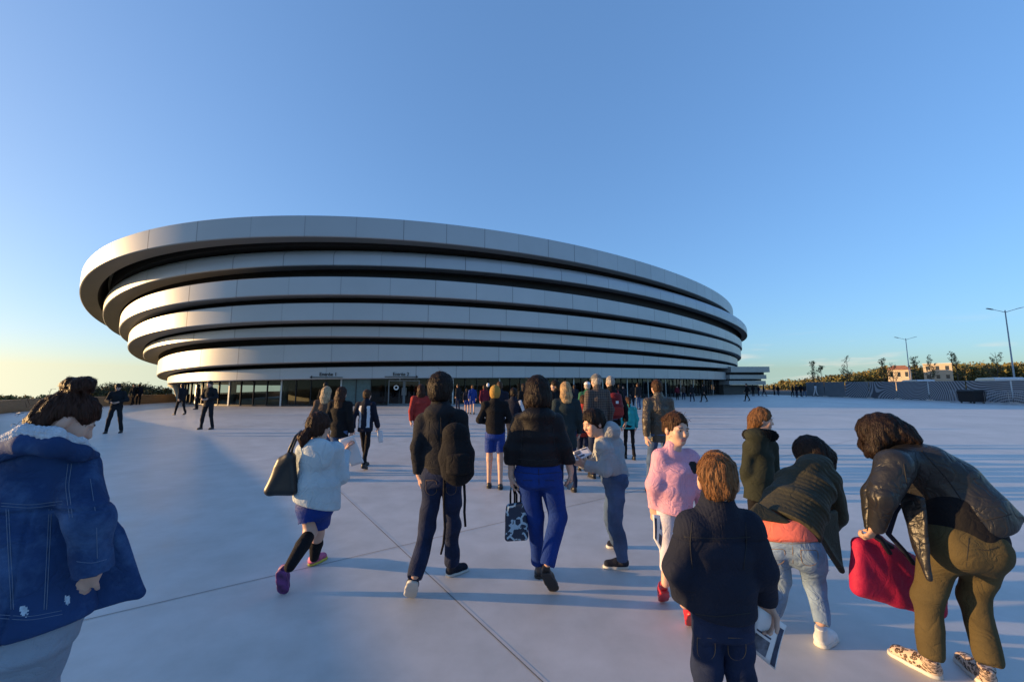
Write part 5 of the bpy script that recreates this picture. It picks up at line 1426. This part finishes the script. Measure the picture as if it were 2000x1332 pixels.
    def lng(S_, T_):
        S_.ball(T_(0, -.02, .02), (.09, .095, .095), .03)
        S_.chain([w(1738, 838, 2.38), w(1765, 848, 2.34), w(1790, 860, 2.3)], [.07, .05, .022], None, .04)
        S_.chain([T_(.06, .04, .02), T_(.07, .1, -.01), T_(.06, .15, -.05)], [.05, .035, .015], None, .03); S_.chain([T_(-.06, .04, .02), T_(-.07, .1, .0), T_(-.06, .14, -.02)], [.05, .035, .015], None, .03)
    hair(f, J, M_hair_dk, .9, .016, -.1, .04, ns=5000, extra=lng, brow=.03)
    def leopard():
        m = mat('leopard_print', (.5, .36, .26), .6); N = m.node_tree.nodes; L = m.node_tree.links; b = N['Principled BSDF']
        t = N.new('ShaderNodeTexCoord'); v = N.new('ShaderNodeTexVoronoi'); v.inputs['Scale'].default_value = 62; L.new(t.outputs['Object'], v.inputs[0])
        r = N.new('ShaderNodeValToRGB'); e = r.color_ramp.elements; e[0].position = .1; e[0].color = (.32, .2, .12, 1); e[1].position = .62; e[1].color = (.55, .42, .33, 1)
        q = e.new(.3); q.color = (.03, .018, .012, 1); q = e.new(.46); q.color = (.03, .018, .012, 1); q = e.new(.54); q.color = (.55, .42, .33, 1)
        L.new(v.outputs['Distance'], r.inputs[0]); L.new(r.outputs[0], b.inputs['Base Color']); return m
    M_leo = leopard()
    shoe(f, g(1840, 1328), g(1737, 1272), .052, [M_leo, M_solew], hh=.07, ankle=J['anL'])
    shoe(f, g(1938, 1346), g(1876, 1287), .052, [M_leo, M_solew], hh=.07, ankle=J['anR'])
    b_ = Fig('big crimson sports bag with dark straps held by the woman in leather', w(1750, 1130, 2.5), .008, name='sports_bag', cat='bag')
    S_ = b_.solid([w(1660, 1045, 2.5), w(1845, 1215, 2.5)], .3)
    q = lambda u, v, d=0: w(u, v, 2.48 + d)
    S_.quad(q(1678, 1062), q(1712, 1056), q(1752, 1166), q(1678, 1148), .045, .02).quad(q(1712, 1056), q(1828, 1124), q(1826, 1190), q(1745, 1166), .045, .02)
    b_.add('bag', S_, M_redbag, lambda v: folds(v, 33, .008, 5) + folds(v, 34, .002, 14))
    for pts in ([q(1738, 1080, -.1), q(1722, 1055, -.12), q(1706, 1040, -.17), q(1700, 1034, -.2)], [q(1742, 1068, -.06), q(1712, 1050, -.1), q(1698, 1036, -.18)], [q(1785, 1100, -.08), q(1765, 1075, -.12), q(1735, 1042, -.18), q(1748, 1000, -.22), q(1757, 985, -.22)]):
        mb = MB(); mb.path(pts, .013, 6); mb.build('strap', M_navy, b_.e, True, origin=b_.o)
leather_woman()
def denim_woman():
    p = Pj(1.5)
    f = Fig('woman with hair in a bun and faded blue denim jacket at the left edge', (p(60, 1200)[0], 1.5, 0), .005)
    z0 = lambda q, z: V3((q[0], q[1], z))
    J = dict(head=p(130, 822), R=frame((.56, .66, -.52), (.15, .2, 1)), neck=p(92, 872), shL=p(-8, 912, -.02), shR=p(146, 918, .04), elL=p(-60, 1030), wrL=p(-50, 1130, .1), elR=p(174, 1020, -.05), wrR=p(181, 1122, -.03), hipL=p(-2, 1235), hipR=p(72, 1235, .02), knL=z0(p(-10, 1300), .45), anL=z0(p(-20, 1300, -.1), .09), knR=z0(p(60, 1300, .12), .47), anR=z0(p(50, 1300, .15), .09), back=(-.3, -1, 0))
    body(f, J, .8, 0, ts=.85, hands=dict(L=0, R=dict(fw=(-.55, -.05, -.7), palm=(-.4, .8, -.3), thumb=1, curl=1.2, s=.78)))
    def denim():
        m = cloth('faded_denim', (.017, .047, .135), bs=500, var=.35, vs=3.2)
        N = m.node_tree.nodes; L = m.node_tree.links; b = N['Principled BSDF']; src = b.inputs['Base Color'].links[0].from_socket
        t = N.new('ShaderNodeTexCoord'); n = N.new('ShaderNodeTexNoise'); n.inputs['Scale'].default_value = 5; n.inputs['Detail'].default_value = 6; n.inputs['Roughness'].default_value = .7; L.new(t.outputs['Object'], n.inputs[0])
        r = N.new('ShaderNodeMapRange'); r.inputs['From Min'].default_value = .48; r.inputs['From Max'].default_value = .8; L.new(n.outputs[0], r.inputs[0])
        x = N.new('ShaderNodeMix'); x.data_type = 'RGBA'; L.new(r.outputs[0], x.inputs[0]); L.new(src, x.inputs[6]); x.inputs[7].default_value = (.075, .15, .3, 1); L.new(x.outputs[2], b.inputs['Base Color']); return m
    M_den = denim(); M_thread = mat('frayed_white_threads', (.4, .5, .6), .9, var=.3, vs=60)
    def patches(c):
        o = np.zeros(len(c), int)
        ct = math.cos(PIT); st = math.sin(PIT); dp = c[:, 1] * ct + (c[:, 2] - CAMZ) * st
        uu = CX + F * c[:, 0] / dp; vv = CY - F * (-c[:, 1] * st + (c[:, 2] - CAMZ) * ct) / dp
        jt = np.random.default_rng(3).normal(size=len(c)) * 1.5
        for (u, v, a_, b_) in ((47, 1193, 8, 10), (131, 1172, 5, 9)):     # two worn-through holes near the hem
            o[(np.hypot((uu - u) / a_, (vv - v) / b_) + jt * .14 < 1) & (c[:, 1] < 1.52)] = 1
        return o
    def fold_(v):
        o = folds(v, 101, .012, 6) + folds(v, 103, .004, 16)
        q = p(90, 985)[2]; o -= .008 * np.exp(-((v[:, 2] - q - .03 * (v[:, 0] + 1.7)) / .005) ** 2)     # yoke seam
        for us in (20, 100):
            x = p(us, 1100)[0]; o -= .007 * np.exp(-((v[:, 0] - x) / .005) ** 2) * (v[:, 2] < q)
        o += .003 * np.exp(-((v[:, 2] - (p(60, 1205)[2])) / .018) ** 2)
        return o
    jk = jacket(f, J, 'denim_jacket', [M_den, M_thread], ((.17, .125), (.185, .135), (.2, .145)), (.07, .066, .055), hem=p(45, 1222), hemn=unit((.12, 0, -1)), fold=fold_, paint=patches, wrist=1.0, k=.02, collar=.04)
    L_ = [[p(2, 982, -.2), p(60, 986, -.2), p(122, 978, -.2)], [p(2, 988, -.2), p(60, 992, -.2), p(122, 984, -.2)]]
    for x0, x1 in ((12, 22), (17, 27), (96, 86), (101, 91)): L_.append([p(x0, 994, -.2), p(x1, 1190, -.2)])
    L_ += [[p(0, 1200, -.2), p(60, 1204, -.2), p(120, 1192, -.15)], [p(0, 1207, -.2), p(60, 1211, -.2), p(122, 1199, -.15)], [p(133, 905, -.15), p(128, 950, -.2), p(136, 1010, -.2)], [p(140, 905, -.15), p(134, 950, -.2), p(142, 1010, -.2)], [p(150, 1096, -.2), p(180, 1100, -.2), p(208, 1092, -.1)], [p(176, 935, -.2), p(188, 1010, -.2), p(190, 1090, -.2)]]
    stitch(f, jk, L_, M_thread_l, .0010)
    S_ = f.solid([p(210, 990), p(277, 1165), p(120, 1215)], .25)
    S_.quad(p(196, 985, .1), p(236, 1035, .16), p(272, 1158, .2), p(180, 1165, .12), .012, .02).tri(p(272, 1158, .2), p(105, 1208, .02), p(190, 1060, .1), .012, .02)
    f.add('jacket_front', S_, M_den, dict(seed=104, amp=.010, freq=7))
    S_ = f.solid([p(-20, 870), p(200, 890)], .25)
    S_.chain([p(8, 862, -.06), p(52, 846, -.09), p(100, 852, -.08), p(150, 868, -.0), p(178, 886, .07)], [.022, .03, .03, .024, .018], None, .015)
    f.add('fleece_collar', S_, mat('white_fleece', (.52, .55, .6), .95, var=.12, vs=30, bump=.8, bs=120), lambda v: .004 * np.sin(v @ V3((210, 150, 260))) * np.sin(v @ V3((-180, 230, 110))))
    S_ = f.solid([p(-20, 870), p(200, 890)], .25)
    S_.chain([p(0, 882, -.075), p(50, 866, -.10), p(105, 874, -.09), p(158, 886, -.01), p(184, 890, .06)], [.036, .036, .034, .028, .018], None, .02); f.add('denim_collar', S_, M_den, dict(seed=6, amp=.004))
    trousers(f, J, 'trousers', cloth('pale_grey_blue_cotton', (.26, .31, .38), var=.08), (.17, .13), (.105, .08, .07), fold=dict(seed=17, amp=.008))
    def bun(S_, T_):
        c = T_(-.0, -.06, .15); S_.ball(c, (.046, .042, .036), .008)
        for a in np.linspace(0, 5.2, 7): S_.ball(c + V3((math.cos(a) * .026, math.sin(a) * .024, .01 * math.sin(2 * a))), .022, .008)
        S_.ball(T_(.085, .02, -.035), (.034, .05, .05), .012, 'sub', J['R'])
        for (x, y, z) in ((-.05, -.075, -.03), (-.06, -.05, -.05), (-.03, -.09, -.045)): S_.chain([T_(x * .8, y * .8, z * .4), T_(x * 1.15, y * 1.1, z * 1.3)], [.03, .012], None, .02)
    hair(f, J, M_hair_red, .8, .010, -.075, .03, ns=6000, extra=bun, brow=.055, h=.0045)
    mb = MB(); r_ = random.Random(4); c, R = V3(J['head']), J['R']
    for i in range(26):
        x, y, z = r_.gauss(-.045, .025), r_.uniform(-.115, -.05), r_.uniform(-.075, .09)
        a = c + R @ V3((x, y, z)); d = V3((r_.gauss(-.25, .3), r_.gauss(-.3, .4), r_.gauss(0, .4))) * .022
        mb.path([a, a + d, a + d * 1.6 + V3((0, 0, -.01))], [.0008, .0006, .0003], 3)
    mb.build('loose_strands', M_hair_red, f.e, origin=f.o)
    for a, dy in (('L', -.1), ('R', .1)):
        an = J['an' + a]; shoe(f, (an[0] - .03, an[1] - .07, 0), (an[0] + .05, an[1] + .17, 0), .046, [M_shoew, M_solew], ankle=an)
denim_woman()
# ------------------------------------------------------------------ people further off: one builder, many outfits
def skel(H, pose, rr):
    k = H / 1.75; w = lambda *a: V3(a) * k
    J = dict(head=w(0, .03, 1.632), neck=w(0, -.01, 1.49), shL=w(-.17, -.015, 1.42), shR=w(.17, -.015, 1.42), hipL=w(-.085, 0, .92), hipR=w(.085, 0, .92))
    st = {'walk': (.26, -.24), 'walk2': (-.24, .26), 'step': (.12, -.1), 'stand': (.02, -.02), 'wide': (0, .02), 'guard': (0, .02), 'front': (.04, -.05)}[pose]
    wd = .2 if pose in ('wide', 'guard') else .1
    for a, sx_, y in (('L', -1, st[0]), ('R', 1, st[1])):
        lift = .07 if y < -.15 else 0
        J['an' + a] = w(sx_ * wd, y, .085 + lift); J['kn' + a] = w(sx_ * (wd + .09) / 2, y * .5 + .04, .49 + lift * .2)
        sw = -y * .55
        J['el' + a] = w(sx_ * .225, sw * .5 - .05, 1.14); J['wr' + a] = w(sx_ * .225, sw + .03, .90)
        if pose in ('guard', 'front'):
            J['el' + a] = w(sx_ * .27, .0, 1.16); J['wr' + a] = w(sx_ * .1, .22, 1.1)
    return J
def stock(u, Y, H, yaw, pose, o, label, cat='person', group=None, dx=0, seed=1, h=None, look=None):
    p0 = W(u, 752, Y); rr = random.Random(seed); k = H / 1.75
    h = h or (.0105 if Y < 10 else .015 if Y < 20 else .02)
    f = Fig(label, (p0.x + dx, Y, 0), h, group)
    J = skel(H, pose, rr); c, s_ = math.cos(yaw), math.sin(yaw)
    rot = lambda v: V3((v[0] * c - v[1] * s_, v[0] * s_ + v[1] * c, v[2]))
    hd = o.get('down', .05)
    J = {a: rot(b) + f.o for a, b in J.items()}
    ly = yaw if look is None else look
    J['R'] = frame((-math.sin(ly), math.cos(ly), -hd), (0, 0, 1)); J['back'] = rot(V3((0, -1, 0)))
    body(f, J, k, o.get('skin', 0), o.get('hands', None if Y < 12 else None), leg_r=(.07, .052, .036) if 'bkind' in o else (.055, .04, .03))
    t = o['top']; tk = o.get('kind', 'jacket')
    hemz = {'jacket': .82, 'coat': .68, 'shirt': .86, 'crop': .93}[tk] * k
    pel = lerp(J['hipL'], J['hipR'], .5); hem = V3((pel[0], pel[1], hemz))
    jacket(f, J, tk if tk != 'crop' else 'sweatshirt', t, ((.16 * k, .12 * k), (.162 * k, .125 * k), (.172 * k, .13 * k)), (.066 * k, .06 * k, .048 * k), hem=hem, hood=o.get('hood', 0), collar=o.get('collar', .03), s_=k, fold=dict(seed=seed, amp=.009), paint=o.get('paint') and o['paint'](f, J))
    b = o['bottom']; bk = o.get('bkind', 'trousers')
    if bk == 'trousers': trousers(f, J, bk, b, (.155 * k, .115 * k), tuple(x * k for x in o.get('leg', (.085, .064, .052))), fold=dict(seed=seed + 3, amp=.008, freq=12), s_=k)
    else:
        S_ = f.solid([J['hipL'], J['hipR'], J['knL'], J['knR']], .25)
        S_.chain([pel + V3((0, 0, .12 * k)), pel - V3((0, 0, .05 * k))], [(.15 * k, .11 * k), (.165 * k, .12 * k)], rot(V3((1, 0, 0))), .03, cap=.5)
        for a in 'LR':
            q = lerp(J['hip' + a], J['kn' + a], .72); S_.tube(J['hip' + a], q, .088 * k, .09 * k, None, .03, cap=.4)
            d = unit(V3(J['kn' + a]) - V3(J['hip' + a])); S_.tube(q + d * .09, q + d * .2, .12, .12, None, .004, 'sub')
        f.add('shorts', S_, b, dict(seed=seed, amp=.006))
    st = o.get('style', 'short'); hm_ = o.get('hair', M_hair_dk)
    if st == 'long':
        def lg(S_, T_): S_.chain([T_(0, -.05, .0), T_(0, -.075, -.1), T_(0, -.1, -o.get('hl', .24))], [(.085 * k, .07 * k), (.095 * k, .065 * k), (.08 * k, .04 * k)], J['R'][:, 0], .03)
        hair(f, J, hm_, k, .017, -.3, .035, extra=lg)
    elif st == 'pony':
        def pn(S_, T_): S_.chain([T_(0, -.12, .03), T_(0, -.16, -.02), T_(0, -.15, -.14)], [.03 * k, .036 * k, .018 * k], None, .02)
        hair(f, J, hm_, k, .012, -.07, .04, extra=pn)
    elif st == 'cap':
        hair(f, J, hm_, k, .008, -.07, .03)
        S_ = Solid(J['head'] - .25, J['head'] + .25, h * .8); T_ = lambda x, y, z: J['head'] + J['R'] @ (V3((x, y, z)) * k)
        S_.ball(T_(0, -.01, .045), V3((.092, .108, .085)) * k, 0, 'add', J['R']); S_.cut(T_(0, 0, .045), -J['R'][:, 2]); S_.tube(T_(0, .09, .05), T_(0, .15, .04), (.07 * k, .012 * k), (.06 * k, .01 * k), J['R'][:, 0], .01)
        f.add('cap', S_, o['hat'])
    elif st == 'beanie':
        hair(f, J, hm_, k, .008, -.07, .03)
        S_ = Solid(J['head'] - .3, J['head'] + .25, h * .8); T_ = lambda x, y, z: J['head'] + J['R'] @ (V3((x, y, z)) * k)
        S_.ball(T_(0, -.02, .03), V3((.095, .112, .112)) * k, 0, 'add', J['R']); S_.ball(T_(0, -.06, -.02), V3((.088, .075, .1)) * k, .03); S_.cut(T_(0, 0, -.1), -J['R'][:, 2]); S_.ball(T_(0, .13, -.06), V3((.1, .09, .115)) * k, .01, 'sub', J['R'])
        f.add('beanie', S_, o['hat'], lambda v: .002 * np.sin(np.arctan2(v[:, 0] - J['head'][0], v[:, 1] - J['head'][1]) * 40))
    elif st == 'bald': hair(f, J, hm_, k, .003, -.06, .0, brow=.085)
    else: hair(f, J, hm_, k, o.get('vol', .012), -.075, .035)
    sm = o.get('shoe', M_shoeb); so = o.get('sole', M_soled)
    fy = rot(V3((0, 1, 0)))
    for a in 'LR':
        an = V3(J['an' + a]); lift = an[2] - .085 * k
        heel = an - fy * .06 * k; heel[2] = lift * 1.0 if lift > .02 else 0; toe = an + fy * .17 * k; toe[2] = 0
        shoe(f, heel, toe, .047 * k, [sm, so], up=(0, 0, 1), hh=.07 * k, ankle=an)
    bp = o.get('pack')
    if bp is not None:
        bk_ = J['back']; c_ = lerp(J['shL'], pel, .45); c_ = V3((J['neck'][0], J['neck'][1], (J['shL'][2] * .6 + pel[2] * .4))) + bk_ * .2 * k
        B_ = Fig(o['pack_label'], c_, h, name='backpack', cat='backpack')
        S_ = B_.solid([c_], .4); S_.chain([c_ + V3((0, 0, .17 * k)), c_ + V3((0, 0, -.02)), c_ - V3((0, 0, .2 * k))], [(.12 * k, .075 * k), (.15 * k, .1 * k), (.15 * k, .1 * k)], rot(V3((1, 0, 0))), .03, cap=.7); B_.add('pack', S_, bp, dict(seed=3, amp=.006))
        if 'pocket' in o:
            S_ = B_.solid([c_], .4); q = c_ + bk_ * .09 * k - V3((0, 0, .11 * k)); S_.tube(q + V3((0, 0, .05)), q - V3((0, 0, .06)), (.125 * k, .045), (.13 * k, .045), rot(V3((1, 0, 0))), .02, cap=.6); B_.add('front_pocket', S_, o['pocket'])
            mb = MB(); q = c_ + bk_ * .105 * k + V3((0, 0, .05)); mb.box((q[0], q[1], q[2]), (.05, .012, .05), yaw); mb.build('emblem', M_whitec, B_.e, origin=B_.o)
        for sg in (-1, 1):
            r_ = rot(V3((1, 0, 0))) * .1 * k * sg; mb = MB()
            mb.path([c_ + r_ + V3((0, 0, .14 * k)) - bk_ * .03, J['neck'] + r_ * 1.1 + V3((0, 0, -.01)) + bk_ * .04, J['neck'] + r_ * 1.1 - bk_ * .12 - V3((0, 0, .05))], .02, 6); mb.build('shoulder_strap', bp, B_.e, True, origin=B_.o)
    return f, J
def stripes(f, J):
    k_ = J['neck']
    def fn(c):
        x = np.abs(c[:, 0] - k_[0]); return ((x > .055) & (x < .11) & (c[:, 1] < k_[1] + .02) & (c[:, 2] < k_[2] - .08) & (c[:, 2] > k_[2] - .5)).astype(int)
    return fn
def sleeve_stripe(f, J):
    a, b = V3(J['shR']), V3(J['elR'])
    def fn(c):
        d = b - a; t = np.clip(((c - a) @ d) / (d @ d), -.3, 1.4); q = c - (a + t[:, None] * d); return ((np.abs(q[:, 0]) < .03) & (q[:, 1] < 0) & (t > -.2)).astype(int)
    return fn
def plaid():
    m = cloth('plaid_shirt_cloth', (.09, .075, .07)); N = m.node_tree.nodes; L = m.node_tree.links; b = N['Principled BSDF']
    t = N.new('ShaderNodeTexCoord'); sp = N.new('ShaderNodeSeparateXYZ'); L.new(t.outputs['Object'], sp.inputs[0]); acc = None
    for i, sc in ((0, 150), (2, 150)):
        q = N.new('ShaderNodeMath'); q.operation = 'SINE'; w_ = N.new('ShaderNodeMath'); w_.operation = 'MULTIPLY'; w_.inputs[1].default_value = sc; L.new(sp.outputs[i], w_.inputs[0]); L.new(w_.outputs[0], q.inputs[0])
        if acc is None: acc = q.outputs[0]
        else:
            ad = N.new('ShaderNodeMath'); ad.operation = 'ADD'; L.new(acc, ad.inputs[0]); L.new(q.outputs[0], ad.inputs[1]); acc = ad.outputs[0]
    r = N.new('ShaderNodeValToRGB'); r.color_ramp.elements[0].position = .2; r.color_ramp.elements[1].position = .8; r.color_ramp.elements[0].color = (.04, .036, .04, 1); r.color_ramp.elements[1].color = (.12, .095, .08, 1)
    mr = N.new('ShaderNodeMapRange'); mr.inputs['From Min'].default_value = -2; mr.inputs['From Max'].default_value = 2; L.new(acc, mr.inputs[0]); L.new(mr.outputs[0], r.inputs[0]); L.new(r.outputs[0], b.inputs['Base Color']); return m
M_plaid = plaid(); M_brn = cloth('brown_wool', (.09, .06, .045)); M_green = cloth('green_jersey', (.02, .10, .06)); M_guard = cloth('guard_black_uniform', (.012, .013, .017)); M_capg = cloth('grey_cap_cloth', (.13, .13, .13))
D180 = math.pi
def mid():
    stock(638, 7.5, 1.58, .1, 'step', dict(top=M_brn, bottom=M_jean_md, hair=M_hair_pl, style='long', hl=.2), 'pale blonde long haired woman in brown jacket beyond the hoodie girl', seed=2)
    stock(667, 7.0, 1.575, -.05, 'stand', dict(top=M_blk, bottom=M_jean_md, hair=M_hair_red, style='long', hl=.36), 'woman with very long auburn hair, black jacket and blue jeans', seed=3)
    f, J = stock(717, 8.0, 1.52, -.1, 'walk', dict(top=[M_navy, M_whitec], bottom=M_blk, leg=(.07, .052, .042), hair=M_hair_br, kind='jacket', paint=stripes, collar=.04), 'child in navy jacket with two white back stripes walking to the entrance', seed=4)
    q = J['wrR']; sheet_thing('paper_flyer', 'white flyer in the hand of the child with white stripes', 'flyer', [q + V3((-.02, .02, -.06)), q + V3((.09, .02, -.07)), q + V3((.1, .03, -.3)), q + V3((.02, .02, -.31))], M_paper, .006)
    stock(823, 9.0, 1.62, .2, 'step', dict(top=M_redj, bottom=M_jean, hair=M_hair_red, style='long', hl=.16), 'auburn haired person in red top half hidden behind the man in charcoal', seed=5)
    stock(967, 6.5, 1.6, 0, 'front', dict(top=M_blk, bottom=M_royal, bkind='shorts', kind='crop', style='beanie', hat=M_must, hood=.0), 'teenager in mustard beanie, black sweatshirt and royal blue shorts', seed=6)
    stock(1105, 6.4, 1.655, .0, 'step', dict(top=M_tealdk, bottom=M_jean, hair=M_hair_bl, style='long', kind='coat', hl=.2), 'blonde woman in dark teal coat walking ahead of the grey hoodie boy', seed=7)
    stock(1139, 7.6, 1.42, -.1, 'walk', dict(top=M_redj, bottom=M_jean, hair=M_hair_br), 'child in rust red top beside the blonde woman in teal', seed=8)
    stock(1166, 7.2, 1.81, .25, 'stand', dict(top=M_plaid, bottom=M_jean, hair=M_hair_gr, style='cap', hat=M_capg, kind='shirt'), 'tall man in grey cap and plaid shirt', seed=9)
    stock(1193, 7.9, 1.79, .1, 'walk2', dict(top=M_blk, bottom=M_jean_md, hair=M_hair_gr, style='bald', pack=M_redp, pocket=M_redj, pack_label='dark red backpack worn by the white haired man'), 'white haired man in black jacket and jeans wearing a dark red backpack', seed=10)
    f, J = stock(1226, 9.0, 1.34, -.1, 'step', dict(top=M_teal, bottom=M_blk, leg=(.07, .052, .04), hair=M_hair_br, style='pony', kind='shirt'), 'child in turquoise top and black leggings next to the white haired man', seed=11)
    stock(1284, 6.0, 1.69, -.05, 'walk', dict(top=M_brownl, bottom=M_jean_md, hair=M_hair_br, collar=.05, vol=.008), 'man in brown leather jacket and jeans walking behind the girl in pink', seed=12)
    stock(232, 13.8, 1.66, .5 + D180, 'guard', dict(top=M_guard, bottom=M_guard, down=.6, style='short'), 'guard in dark uniform looking down, feet apart on the plaza', seed=13)
    stock(411, 15.0, 1.77, D180, 'guard', dict(top=M_guard, bottom=M_guard, down=.1, style='short'), 'guard in dark uniform standing with hands together and feet apart', seed=14)
    stock(357, 22, 1.7, 1.3, 'walk', dict(top=M_guard, bottom=M_blk, style='short'), 'dark clothed man walking left in front of the left end of the glass', seed=15)
    stock(160, 13, 1.7, .5, 'step', dict(top=M_navy, bottom=M_blk, style='short'), 'dark haired person whose head shows just right of the hair bun', seed=16)
    stock(1086, 9.4, 1.72, .9, 'stand', dict(top=M_blk, bottom=M_jean, style='long', hair=M_hair_dk), 'dark haired woman turned left between the cobalt trousers woman and the blonde', seed=17, look=1.6)
    stock(976, 11, 1.7, .1, 'step', dict(top=M_navy, bottom=M_jean, style='short', hair=M_hair_br), 'brown haired man just ahead of the teenager in the beanie', seed=18)
    stock(1003, 8.4, 1.55, -.2, 'front', dict(top=[M_navy, M_whitec], bottom=M_navy, style='short', paint=sleeve_stripe), 'child in navy tracksuit with white sleeve stripe right of the beanie teenager', seed=19)
    stock(1147, 10.5, 1.7, -.2, 'stand', dict(top=M_green, bottom=M_jean, style='cap', hat=M_whitec, hair=M_hair_gr), 'person in green top and pale hat near the blonde woman', seed=20)
    stock(912, 23, 1.42, .1, 'step', dict(top=M_navy, bottom=M_royal, bkind='shorts', kind='crop', style='short'), 'small child in navy top and blue shorts near the glass', seed=21)
    stock(923, 22.5, 1.6, .1, 'walk', dict(top=M_royal, bottom=M_royal, bkind='shorts', kind='crop', style='short', hair=M_hair_lb), 'youth in full royal blue sports kit near the glass', seed=22)
    stock(946, 20, 1.6, .2, 'step', dict(top=M_maroon, bottom=M_blk, style='short', hair=M_hair_br), 'person in maroon top left of the beanie teenager', seed=23)
    stock(953, 25, 1.72, 0, 'stand', dict(top=M_blk, bottom=M_blk, style='beanie', hat=M_whitec), 'person in black with a white hat by the glass', seed=24)
    stock(1023, 15, 1.66, .3, 'stand', dict(top=M_blk, bottom=M_jean, style='long'), 'long haired person in black left of the cobalt trousers woman head', seed=25)
    stock(1592, 57, 1.72, .4, 'walk', dict(top=M_whitec, bottom=M_whitec, style='short'), 'person all in white among the far group by the hoarding', seed=26)
mid()
# small figures far off, copied from the ones above
protos = [o for o in COL.objects if o.get('category') == 'person' and o.parent is None]
bylab = {o['label']: o for o in protos}
walkA = bylab['dark clothed man walking left in front of the left end of the glass']
stdA = bylab['person in black with a white hat by the glass']
stepA = bylab['person in maroon top left of the beanie teenager']
walkB = bylab['person all in white among the far group by the hoarding']
TOPS = [M_blk, M_navy, M_guard, M_char, M_maroon, M_brn, M_tealdk]
BOT = [M_blk, M_jean, M_navy, M_jean_md]
def crowd(u, Y, proto, rz, label, group=None, top=None, bot=None, sc=1., hat=None):
    p = W(u, 752, Y); c = dup(proto, (p.x, Y, 0), rz, label, group); c.scale = (sc, sc, sc)
    if group is None and 'group' in c: del c['group']
    for ch in c.children:
        n = ch.name.split('.')[0]
        m = top if n in ('jacket', 'sweatshirt', 'coat', 'shirt') else bot if n in ('trousers', 'shorts') else hat if n in ('beanie', 'cap') else None
        if m is not None and ch.material_slots:
            ch.material_slots[0].link = 'OBJECT'; ch.material_slots[0].material = m
        if n == 'hair' and hat is not None:
            ch.material_slots[0].link = 'OBJECT'; ch.material_slots[0].material = hat
    return c
crowd(1351, 40, walkA, -1.4, 'left one of two people striding side by side past the right end of the glass', None, M_char, M_jean, .98)
crowd(1374, 39, walkB, .3, 'right one of two people striding side by side past the right end of the glass', None, M_blk, M_blk, 1.02, M_hair_dk)
crowd(1458, 41, walkB, 1.0, 'lone dark walker in front of the annex building', None, M_blk, M_blk, 1.03)
G1 = 'dark clothed people in front of the annex'
for i, (u, Y) in enumerate(((1470, 60), (1481, 62), (1491, 60), (1511, 66), (1519, 64))):
    crowd(u, Y, (stdA, stepA, walkA)[i % 3], i * 1.3, 'dark clothed person in the far group before the annex', G1, TOPS[i % 4], BOT[i % 3], .97 + .02 * (i % 3), M_hair_dk)
G2 = 'people gathered by the plain end of the hoarding'
for i, (u, Y) in enumerate(((1547, 57), (1555, 55), (1563, 57), (1570, 56), (1611, 57), (1619, 58), (1627, 56.5))):
    crowd(u, Y, (stepA, stdA, walkA, walkB)[i % 4], i * 1.9, 'dark clothed person in the far group beside the plain hoarding', G2, TOPS[(i * 2) % 4], BOT[i % 4], .95 + .03 * (i % 3), M_hair_dk)
crowd(263, 33, walkA, 2.0, 'dark walker, left one of two distant people by the hedge row', None, M_blk, M_blk, 1.0)
crowd(273, 33.4, stdA, .6, 'person in navy, right one of two distant people by the hedge row', None, M_navy, M_blk, 1.0, M_hair_dk)
crowd(388, 27, stdA, 2.0, 'dark figure beside the lit glass behind the standing guard', None, M_blk, M_blk, .97, M_hair_dk)
crowd(636, 17, stdA, .4, 'black haired person standing by the glass under the left sign', None, M_blk, M_blk, 1.0, M_hair_dk)
G3 = 'people waiting along the glass right of the white haired man'
for i, (u, Y) in enumerate(((1209, 28), (1217, 30), (1236, 32), (1246, 27), (1322, 44), (1334, 45), (1033, 26), (1063, 24), (1122, 22), (895, 26))):
    crowd(u, Y, (stdA, stepA, walkA)[i % 3], i * 2.2, 'dark clothed person waiting along the glass front', G3, TOPS[i % 7], BOT[i % 4], .96 + .02 * (i % 4), M_hair_dk)
